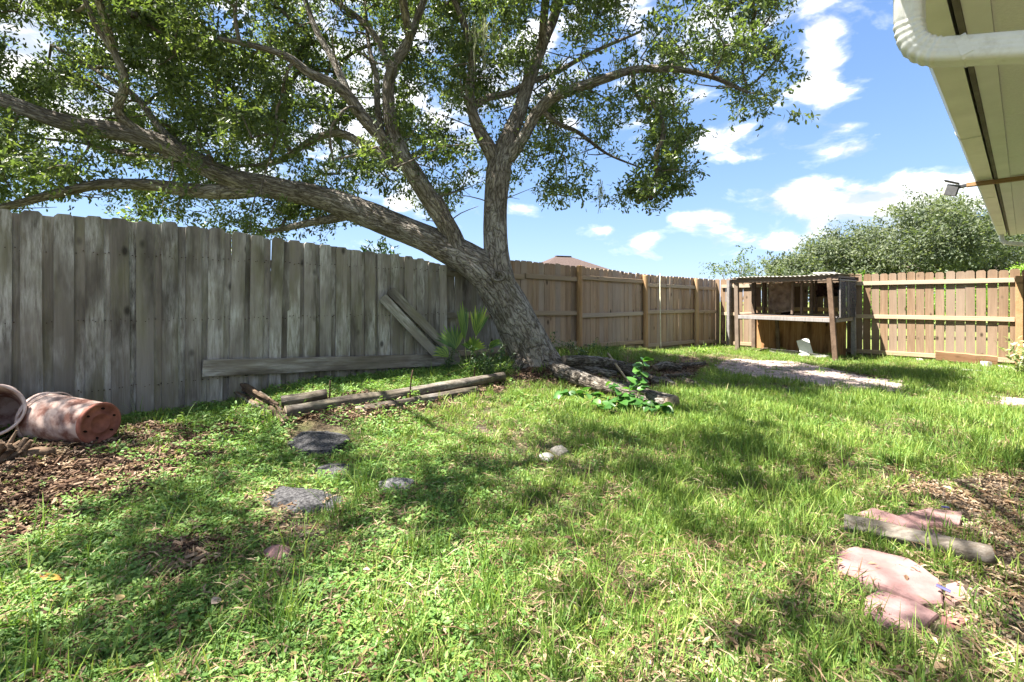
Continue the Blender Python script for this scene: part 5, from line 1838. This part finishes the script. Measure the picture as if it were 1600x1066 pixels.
# boards and bricks at the foot of the far fence
a, b = st(SF - .22, 1.22, .10), st(SF - .30, .34, .075)
tag(beam('leaning_board', a, b, .035, .21, W_PLANKR, None, c=.02, jit=.006, n=6, roll=.25), 'red brown plank leaning on the foot of the pine fence', 'board')
for k, (px, py, rz, sz, lab) in enumerate(((1437, 566, .2, (.20, .10, .075), 'white brick left of the red brown plank'), (1541, 574, .9, (.12, .10, .12), 'small white brick touching the right end of the plank'),
                                           (1560, 570, .0, (.22, .12, .12), 'largest white brick behind the others by the pine fence'), (1568, 578, .3, (.2, .1, .08), 'rightmost white brick near the variegated plant'))):
    p = gpix(px, py)
    V, Fc = cham_box(*sz, .012)
    o = mk('loose_brick', V, Fc, CONC, None, loc=(p.x, p.y, p.z + sz[2] * .4))
    o.rotation_euler = (.03, .04, ROT_D + rz)
    tag(o, lab, 'brick', 'bricks by the pine fence')
a, b = gpix(1480, 577), gpix(1545, 583)
a.z += .012; b.z += .012
tag(beam('concrete_strip', a, b, .06, .04, CONC, None, c=.008, n=4, jit=.004), 'pale concrete strip in the grass before the red brown plank', 'strip')

# pale stake leaning at the tan fence
p = gpix(1032, 556)
u = (1031 - CX) / F
Yf = (TN - .10) / (NN[0] * u + NN[1])
tp_ = pix(1031, 428, Yf)
bs_ = pix(1032.5, 556, Yf - .3); bs_.z = g(bs_.x, bs_.y) - .03
o = tube_obj('garden_stake', [(0, 0, 0, .012), tuple((tp_ - bs_) * .5) + (.011,), tuple(tp_ - bs_) + (.009,)], STRAWY, None, 8, .2)
o.location = bs_
tag(o, 'thin pale yellow stake leaning upright at the tan fence', 'stake')


# ------------------------------------------------------------------ plants
def big_leaf_mesh(name, L, W, mat, fold=.18, droop=.25):
    prof = [(0, .0), (.12, .55), (.3, .95), (.5, 1.0), (.7, .8), (.88, .4), (1.0, 0)]
    V, Fc = [], []
    for u, w in prof:
        z = -droop * L * u * u
        V += [(L * u, W / 2 * w, z + fold * W * .5 * w), (L * u, 0, z), (L * u, -W / 2 * w, z + fold * W * .5 * w)]
    for i in range(len(prof) - 1):
        a = i * 3
        Fc += [(a, a + 1, a + 4, a + 3), (a + 1, a + 2, a + 5, a + 4)]
    me = bpy.data.meshes.new(name)
    me.from_pydata(V, [], Fc)
    me.materials.append(mat)
    me.polygons.foreach_set('use_smooth', np.ones(len(me.polygons), bool))
    me.update()
    return me


# leafy vine sprawling over the cut log
vb = gpix(998, 652)
vine = empty('leafy_vine', vb)
tag(vine, 'bright green broad leaved vine sprawling over the cut log', 'plant')
lmes = [big_leaf_mesh('leaf', .125, .09, VINE), big_leaf_mesh('leaf', .105, .08, VINE, .3, .4), big_leaf_mesh('leaf', .14, .10, VINE, .2, .3)]
VY = 5.25
stems = [[(998, 652, 5.15), (996, 630, 5.2), (998, 608, 5.25), (1003, 588, 5.3), (1003, 568, 5.32)],
         [(998, 652, 5.15), (975, 634, 5.15), (945, 622, 5.15), (910, 616, 5.2), (872, 618, 5.25)],
         [(998, 652, 5.15), (960, 648, 5.05), (935, 652, 5.0)],
         [(998, 640, 5.15), (1018, 642, 5.1), (1030, 652, 5.02), (1042, 668, 4.9)],
         [(998, 645, 5.15), (1012, 655, 5.0), (1030, 668, 4.9)],
         [(975, 634, 5.15), (965, 615, 5.2), (955, 604, 5.25)]]
vr = random.Random(12)
for sidx, sp in enumerate(stems):
    P = []
    for a, b, Y in sp:
        p = pix(a, b, Y)
        p.z = max(p.z, g(p.x, p.y) + .09)
        P.append((*(p - vb), .006))
    tube_obj('stem', P, STEM, vine, 6, .06)
    q = catmull(P, .045)
    for p in q[1:]:
        for _ in range(3 if sidx != 1 else 2):
            if vr.random() < .16:
                continue
            o = inst('leaf', vr.choice(lmes), vine)
            o.location = Vector(p[:3]) + Vector((vr.uniform(-.03, .03), vr.uniform(-.03, .03), vr.uniform(0, .05)))
            sc = vr.uniform(.7, 1.15)
            o.scale = (sc, sc, sc)
            o.rotation_euler = (vr.uniform(-.8, .8), vr.uniform(-.7, .5), vr.uniform(0, 6.28))

# palmetto with fan fronds
pb0 = gpix(728, 584)
palm = empty('palmetto', pb0)
tag(palm, 'small palmetto with upright fan fronds between fence and trunk', 'palm')
fr = random.Random(3)


def frond(base, tip, spread, L, nl, facing, droop):
    """fan leaf: stalk from base to tip, then nl leaflets"""
    base, tip = Vector(base), Vector(tip)
    o = tube_obj('frond', [(*base, .007), (*((base + tip) / 2 + Vector((0, 0, .02))), .006), (*tip, .005)], STEM, palm, 6, .1)
    d = (tip - base).normalized()
    d = (d + Vector((0, 0, .35))).normalized()
    side = Vector(facing).cross(d).normalized()
    nrm = d.cross(side)
    for k in range(nl):
        a = (k / (nl - 1) - .5) * spread
        dd = (d * math.cos(a) + side * math.sin(a)).normalized()
        sd_ = nrm.cross(dd).normalized()
        l = L * (1 - .25 * abs(a) / (spread / 2 + 1e-6)) * fr.uniform(.9, 1.08)
        w = .042
        V = []
        for u, ww in ((0, .3), (.3, .9), (.6, .8), (.85, .4), (1, 0.04)):
            c = tip + dd * l * u - Vector((0, 0, droop * l * u * u))
            V += [c + sd_ * w / 2 * ww + nrm * .008 * ww, c, c - sd_ * w / 2 * ww + nrm * .008 * ww]
        Fc = []
        for i in range(4):
            q = i * 3
            Fc += [(q, q + 3, q + 4, q + 1), (q + 1, q + 4, q + 5, q + 2)]
        mk('leaflet', V, Fc, PALM, o, True)


def pr(px, py, Y=6.35):
    return tuple(pix(px, py, Y) - pb0)


frond((0, 0, .02), pr(712, 545, 6.4), 1.5, .40, 13, (0.3, -1, .1), .10)
frond((.02, 0, .02), pr(726, 530, 6.35), .40, .50, 7, (.2, -1, .1), .0)
frond((.03, .02, .02), pr(744, 525, 6.3), .75, .46, 9, (0, -1, .2), .05)
frond((.03, -.02, .02), pr(738, 548, 6.2), 1.9, .26, 12, (0.1, -1, .5), .25)
frond((.0, -.02, .02), pr(700, 558, 6.3), 1.1, .28, 9, (.4, -1, .2), .3)
frond((.05, .0, .02), pr(765, 545, 6.2), .5, .34, 6, (0, -1, .3), .55)


def leafy_shrub(name, px, py, w, h, nleaf, mat, label, seed, L=.05, W=.022, nst=14, dy=.18, group='weeds near the oak'):
    """bushy weed: stems with leaves all along them"""
    r = np.random.default_rng(seed)
    b = gpix(px, py)
    root = empty(name, b)
    tag(root, label, 'plant', group)
    V, Fc, T = [], [], []
    per = max(4, nleaf // nst)
    for k in range(nst):
        x0 = np.array([r.uniform(-w * .3, w * .3), r.uniform(-dy * .5, dy * .5), -.02])
        tip = np.array([r.uniform(-w / 2, w / 2) * 1.1, r.uniform(-dy, dy), h * r.uniform(.5, 1.05)])
        mid = (x0 + tip) / 2 + np.array([0, 0, h * .1]) + r.normal(size=3) * .02
        P = [(*x0, .004), (*mid, .003), (*tip, .0015)]
        tube_obj('stem', P, STEM, root, 5, .08)
        q = catmull(P, .02)[:, :3]
        for j in range(per):
            c = q[int(len(q) * (0.2 + .8 * r.random()) - 1)]
            leaf_faces(V, Fc, T, c + r.normal(size=3) * .01, r.normal(size=3) + np.array([0, 0, .25]), np.array([0, 0, 1.]) + r.normal(size=3) * .4, L * r.uniform(.7, 1.3), W * r.uniform(.8, 1.2), r.random())
    o = mk('foliage', V, Fc, mat, root)
    a = o.data.attributes.new('tint', 'FLOAT', 'POINT'); a.data.foreach_set('value', np.array(T, np.float32))
    tag(o, kind='stuff')
    return root


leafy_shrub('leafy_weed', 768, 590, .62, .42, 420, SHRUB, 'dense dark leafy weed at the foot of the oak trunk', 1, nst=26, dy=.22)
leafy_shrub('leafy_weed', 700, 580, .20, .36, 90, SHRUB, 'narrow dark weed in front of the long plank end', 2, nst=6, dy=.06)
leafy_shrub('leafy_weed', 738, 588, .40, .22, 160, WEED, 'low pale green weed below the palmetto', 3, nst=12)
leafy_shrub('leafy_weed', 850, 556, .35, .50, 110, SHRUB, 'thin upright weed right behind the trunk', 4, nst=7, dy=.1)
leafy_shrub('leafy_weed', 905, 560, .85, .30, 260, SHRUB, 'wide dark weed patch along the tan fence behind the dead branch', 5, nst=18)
leafy_shrub('leafy_weed', 408, 662, .26, .16, 90, WEED, 'bright weed tuft by the rotten timber corner', 6, nst=9, L=.04, W=.025)
leafy_shrub('leafy_weed', 645, 628, .12, .14, 30, WEED, 'tiny weed at the foot of the tall rusty stake', 7, nst=4, L=.04)
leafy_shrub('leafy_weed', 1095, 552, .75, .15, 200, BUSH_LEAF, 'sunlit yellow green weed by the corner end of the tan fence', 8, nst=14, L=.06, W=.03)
leafy_shrub('variegated_shrub', 1612, 590, .75, .62, 420, VARIEG, 'pale variegated shrub at the right edge by the pine fence', 9, L=.11, W=.035, nst=22, dy=.3, group='shrubs at the right edge')
# dry stalks by the tan fence
for k, (px, py, h, lab) in enumerate(((893, 560, .30, 'dry curled brown weed left of the first round post'), (982, 570, .28, 'pale dry weed stalks before the middle round post'))):
    b = gpix(px, py)
    r = np.random.default_rng(70 + k)
    root = empty('dry_weed', b)
    tag(root, lab, 'plant', 'dry weeds by the tan fence')
    for j in range(12):
        tip = np.array([r.normal() * .10, r.normal() * .06, h * r.uniform(.5, 1.1)])
        tube_obj('stem', [(0, 0, -.02, .004), (*(tip * .5 + r.normal(size=3) * .03), .003), (*tip, .002), (*(tip + np.array([.05 * r.normal(), 0, -.05])), .001)], STEM_DRY, root, 4, .06)


# loose fallen leaves
def fallen(px, py, L, W, mat, rz, label):
    p = gpix(px, py)
    o = inst('fallen_leaf', big_leaf_mesh('fallen_leaf', L, W, mat, .3, .1), None, (p.x, p.y, p.z + .045), (.5, .15, rz))
    tag(o, label, 'leaf', 'large fallen leaves')


fallen(181, 957, .065, .028, YLEAF, 1.8, 'tan fallen leaf standing in the weeds at lower left')
fallen(330, 962, .060, .034, PLEAF, 1.5, 'pinkish fallen leaf in the weeds right of the tan one')
fallen(62, 917, .085, .030, OLEAF, .1, 'orange and yellow green fallen leaf at the mulch edge')
p = gpix(1474, 937)
V, Fc = cham_box(.045, .018, .010, .005)
o = mk('plastic_scrap', V, Fc, BLUE, None, loc=(p.x, p.y, p.z + .045)); o.rotation_euler = (.1, .2, -.8)
tag(o, 'dark blue plastic scrap on the corner of the largest pink slab', 'litter')
p = gpix(1477, 805)
o = mk('plastic_scrap', V, Fc, BLUE, None, loc=(p.x, p.y, p.z + .045)); o.rotation_euler = (.1, .2, .3)
tag(o, 'dark blue plastic scrap on the small back slab', 'litter')
print('TIME 40_objects', round(_t.time()-_T0,1))

# ------------------------------------------------------------------ grass, weeds and litter (nobody could count them)
def grass_proto(name, seed, n, h, spread, w, lean, dry, mat=None, hv=.5, curl=.5):
    r = np.random.default_rng(seed)
    V, Fc, T = [], [], []
    for k in range(n):
        a = r.uniform(0, 6.28)
        rad = spread * math.sqrt(r.random())
        b = np.array([rad * math.cos(a), rad * math.sin(a), -.008])
        da = r.uniform(0, 6.28)
        hd = np.array([math.cos(da), math.sin(da), 0])
        sd_ = np.array([-math.sin(da), math.cos(da), 0])
        H = h * r.uniform(1 - hv, 1 + hv * .5)
        ln = H * abs(r.normal() * lean)
        tint = r.random()
        if r.random() < dry:
            tint = 1.1
            H *= .7; ln *= 1.8
        i = len(V)
        for u, ww in ((0, .7), (.35, 1.0), (.7, .75)):
            c = b + np.array([0, 0, H * (u - curl * .35 * u * u * min(1, ln / H))]) + hd * ln * u ** 1.7
            V += [c + sd_ * w * ww / 2, c - sd_ * w * ww / 2]
        V.append(b + np.array([0, 0, H * (1 - curl * .5 * min(1, ln / H))]) + hd * ln)
        Fc += [(i, i + 1, i + 3, i + 2), (i + 2, i + 3, i + 5, i + 4), (i + 4, i + 5, i + 6)]
        T += [tint] * 7
    return proto(name, V, Fc, mat or GRASS, T)


def weed_proto(name, seed, n, R, L, W, mat, hgt, dry=0.05):
    r = np.random.default_rng(seed)
    V, Fc, T = [], [], []
    for k in range(n):
        a = r.uniform(0, 6.28)
        rad = R * math.sqrt(r.random())
        b = np.array([rad * math.cos(a), rad * math.sin(a), hgt * r.uniform(.1, 1.0)])
        d = np.array([math.cos(a) + r.normal() * .7, math.sin(a) + r.normal() * .7, r.uniform(-.1, .55)])
        tint = r.random() if r.random() > dry else 1.1
        leaf_faces(V, Fc, T, b, d, np.array([0, 0, 1.0]) + r.normal(size=3) * .3, L * r.uniform(.6, 1.3), W * r.uniform(.7, 1.3), tint, .2, .2)
        if k % 4 == 0:
            i = len(V)
            V += [b + [.002, 0, 0], b - [.002, 0, 0], np.array([b[0] * .6, b[1] * .6, -.01])]
            Fc.append((i, i + 1, i + 2)); T += [.2] * 3
    return proto(name, V, Fc, mat, T)


def flake_proto(name, seed, n, R, L, W, mat, thick=False, zr=.012, narrow=1.0):
    r = np.random.default_rng(seed)
    V, Fc, T = [], [], []
    for k in range(n):
        a = r.uniform(0, 6.28); rad = R * math.sqrt(r.random())
        c = np.array([rad * math.cos(a), rad * math.sin(a), r.uniform(.002, zr)])
        q = r.uniform(0, 6.28)
        d = np.array([math.cos(q), math.sin(q), r.normal() * .22]); s_ = np.array([-math.sin(q), math.cos(q), r.normal() * .3])
        l, w = L * r.uniform(.5, 1.4), W * r.uniform(.5, 1.3) * narrow
        i = len(V)
        t_ = r.random()
        if thick:
            up = np.array([0, 0, min(l, w) * .35])
            for z in (-1, 1):
                V += [c - d * l / 2 - s_ * w / 2 + up * z, c + d * l / 2 - s_ * w * .4 + up * z, c + d * l * .45 + s_ * w / 2 + up * z, c - d * l * .5 + s_ * w * .45 + up * z]
            Fc += [tuple(x + i for x in f) for f in BOXF]
            T += [t_] * 8
        else:
            up = np.array([0, 0, l * .12])
            V += [c - d * l / 2, c - s_ * w / 2 + up, c + d * l / 2, c + s_ * w / 2 + up]
            Fc += [(i, i + 1, i + 2, i + 3)]
            T += [t_] * 4
    return proto(name, V, Fc, mat, T)


gr = np.random.default_rng(21)
YARD_N = 1000000
gx = gr.uniform(-5.5, 12.0, YARD_N)
gy = gr.uniform(1.0, 14.0, YARD_N)
gs, gt = to_st(gx, gy)
gpx = CX + F * gx / gy
keep = (gt < TF + .05) & (gs < SF - .05) & (gt > -1.6) & (gs > -2.4) & (gpx > -230) & (gpx < 1830)
gx, gy = gx[keep], gy[keep]
gs, gt = to_st(gx, gy)
area_per = 17.5 * 13.0 / YARD_N          # m2 each candidate stands for
P_MUL, P_BARE = mulch_f(gx, gy), bare_f(gx, gy)
P_PAVE = np.maximum(in_poly(gx, gy, POLY_PAVE), in_poly(gx, gy, POLY_PAVE2)) * 1.0
P_STONE = np.zeros(len(gx))
for poly, *_ in SLABS + STONES:
    w_ = wpoly(poly)
    c_ = np.mean(np.array(w_), axis=0)
    P_STONE = np.maximum(P_STONE, in_poly((gx - c_[0]) * .86 + c_[0], (gy - c_[1]) * .86 + c_[1], w_) * 1.0)
P_N1 = fbm(gx * .9, gy * .9, 31, 4)
P_N2 = fbm(gx * 3.1, gy * 3.1, 37, 3)
gzv = gz(gx, gy)
near = np.clip(3.2 / gy, .28, 1.35)


def weedy_f(x, y):
    """broad-leaved weeds: lower left of the yard and the raised bed"""
    s_, t_ = to_st(x, y)
    k = sstep(.35, -.75, x) * sstep(4.6, 3.2, y)
    bed = sstep(4.55, 4.85, t_) * sstep(5.2, 4.4, s_)
    strip = sstep(-.6, -1.4, x) * .9
    return np.clip(np.maximum.reduce([k, bed * .9, strip]), 0, 1)


P_WEED = weedy_f(gx, gy)
used = np.zeros(len(gx), bool)


def pick(dens):
    """dens: tufts per m2 at each candidate"""
    return gr.random(len(gx)) < dens * area_per


def put(name, mask, protos, scl, label, tilt=.12, dz=0.0, smul=None):
    n = int(mask.sum())
    pts = np.stack([gx[mask], gy[mask], gzv[mask] + dz], 1)
    rot = np.stack([gr.normal(size=n) * tilt, gr.normal(size=n) * tilt, gr.uniform(0, 6.28, n)], 1)
    sc = gr.uniform(scl[0], scl[1], n)
    if smul is not None:
        sc = sc * smul[mask]
    o = scatter(name, pts, rot, sc, gr.integers(0, len(protos), n), protos)
    tag(o, label, name.split('_')[-1], None, 'stuff')
    print(name, n)


open_ = (1 - P_PAVE * .93) * (1 - P_STONE)
lawn = open_ * (1 - .9 * P_MUL) * (1 - .86 * P_BARE)
patch = np.clip(.35 + 1.5 * (P_N1 - .36) + .9 * (P_N2 - .5), .1, 1.25)
short = [grass_proto('short_grass_%d' % i, 10 + i, 26, .055, .055, .0042, .75, .12) for i in range(6)]
mid = [grass_proto('lawn_grass_%d' % i, 30 + i, 20, .095, .05, .0045, .6, .04) for i in range(5)]
tall = [grass_proto('tall_grass_%d' % i, 50 + i, 9, .19, .045, .0042, .55, .0) for i in range(5)]
weeds = [weed_proto('low_weed_%d' % i, 70 + i, 26, .075, .026, .0125, WEED, .035) for i in range(6)]
weeds2 = [weed_proto('creeping_weed_%d' % i, 80 + i, 40, .07, .014, .007, WEED, .022) for i in range(5)]
litter = [flake_proto('litter_%d' % i, 90 + i, 13, .10, .045, .014, LITTER) for i in range(5)]
straw = [flake_proto('straw_%d' % i, 95 + i, 12, .09, .075, .0045, LITTER, zr=.03) for i in range(4)]
chips = [flake_proto('chips_%d' % i, 110 + i, 20, .10, .036, .011, CHIPS, True, .018) for i in range(5)]
peb = [flake_proto('pebble_%d' % i, 120 + i, 16, .12, .010, .008, PEBBLE, True, .006) for i in range(4)]

cap_ = np.clip(gy / 3.0, .8, 1.7)        # fewer but larger tufts further away
put('short_grass', pick(520 * near * lawn * patch * (1 - .45 * P_WEED)), short, (.7, 1.3), 'short bleached and green lawn grass covering the yard', smul=cap_ ** .5)
# taller lush lawn: middle right, and the foreground
lush = np.clip(sstep(.2, 1.0, gx) * sstep(2.0, 2.8, gy) * sstep(9.5, 7.0, gy), 0, 1)
fore = sstep(2.5, 1.7, gy) * sstep(-1.2, -.2, gx)
put('lawn_grass', pick(300 * near * lawn * patch * (1 - .7 * P_WEED) * (.22 + .9 * lush + .22 * fore)), mid, (.7, 1.3), 'lush green blades of lawn grass across the middle', smul=cap_ ** .4)
tuft = np.zeros(len(gx))
for (a, b, r_, k_) in ((520, 800, .22, 1.), (570, 770, .25, .9), (880, 760, .2, .5), (1050, 800, .35, .6), (1220, 880, .3, .7), (1180, 700, .7, .7), (1420, 660, .5, .8), (1570, 740, .3, .8), (700, 1000, .5, .5), (960, 1010, .5, .35), (1300, 1050, .4, .3), (40, 1050, .3, .4),
                       (1480, 1040, .35, .5), (1550, 700, .4, .7), (1260, 640, .6, .5), (620, 880, .3, .5), (350, 1040, .3, .4)):
    c_ = gpix(a, b)
    tuft = np.maximum(tuft, k_ * np.exp(-((gx - c_.x) ** 2 + (gy - c_.y) ** 2) / r_ ** 2))
put('tall_grass', pick(95 * near * (tuft + .06) * open_ * (1 - .85 * P_MUL) * (1 - .7 * P_BARE)), tall, (.6, 1.25), 'taller thin grass tufts standing above the lawn', .16)
put('low_weeds', pick(520 * near * (P_WEED * np.clip(.2 + 2.6 * (P_N1 - .30) + 1.6 * (P_N2 - .45), .0, 1.15) + .06 * patch) * open_ * (1 - P_MUL * np.clip(.95 - 2.2 * (P_N1 - .45), .45, .97)) * (1 - .85 * P_BARE)), weeds, (.6, 1.25), 'broad leaved green weeds carpeting the left of the yard', .2, smul=cap_ ** .5)
put('creeping_weeds', pick(330 * near * (.25 + .75 * P_WEED) * lawn * np.clip(1.3 - patch, .1, 1)), weeds2, (.7, 1.4), 'tiny creeping weeds between the grass', .15, smul=cap_ ** .5)
put('leaf_litter', pick(230 * near * (.20 + .9 * P_MUL + .25 * P_BARE) * (1 - .8 * P_STONE) * (1 - .85 * P_PAVE)), litter, (.6, 1.3), 'dry fallen oak leaves scattered through the grass', .1, .004)
put('dead_straw', pick(260 * near * (.28 + .3 * P_BARE) * lawn), straw, (.7, 1.3), 'bleached dead straw lying between the blades', .15, .004)
put('bark_chips', pick(300 * near * P_MUL * open_ * np.clip(.25 + 3.2 * (P_N2 - .38), .1, 1.2)), chips, (.5, 1.25), 'brown bark chips and wood mulch along the grey fence', .15, .004)
put('loose_pebbles', pick(260 * near * P_BARE * (gx > 1.0) * open_), peb, (.5, 1.2), 'small tan pebbles on the bare dirt at right', .1, .002)
print('TIME 50_grass', round(_t.time()-_T0,1))
print('objects', len(scene.objects))
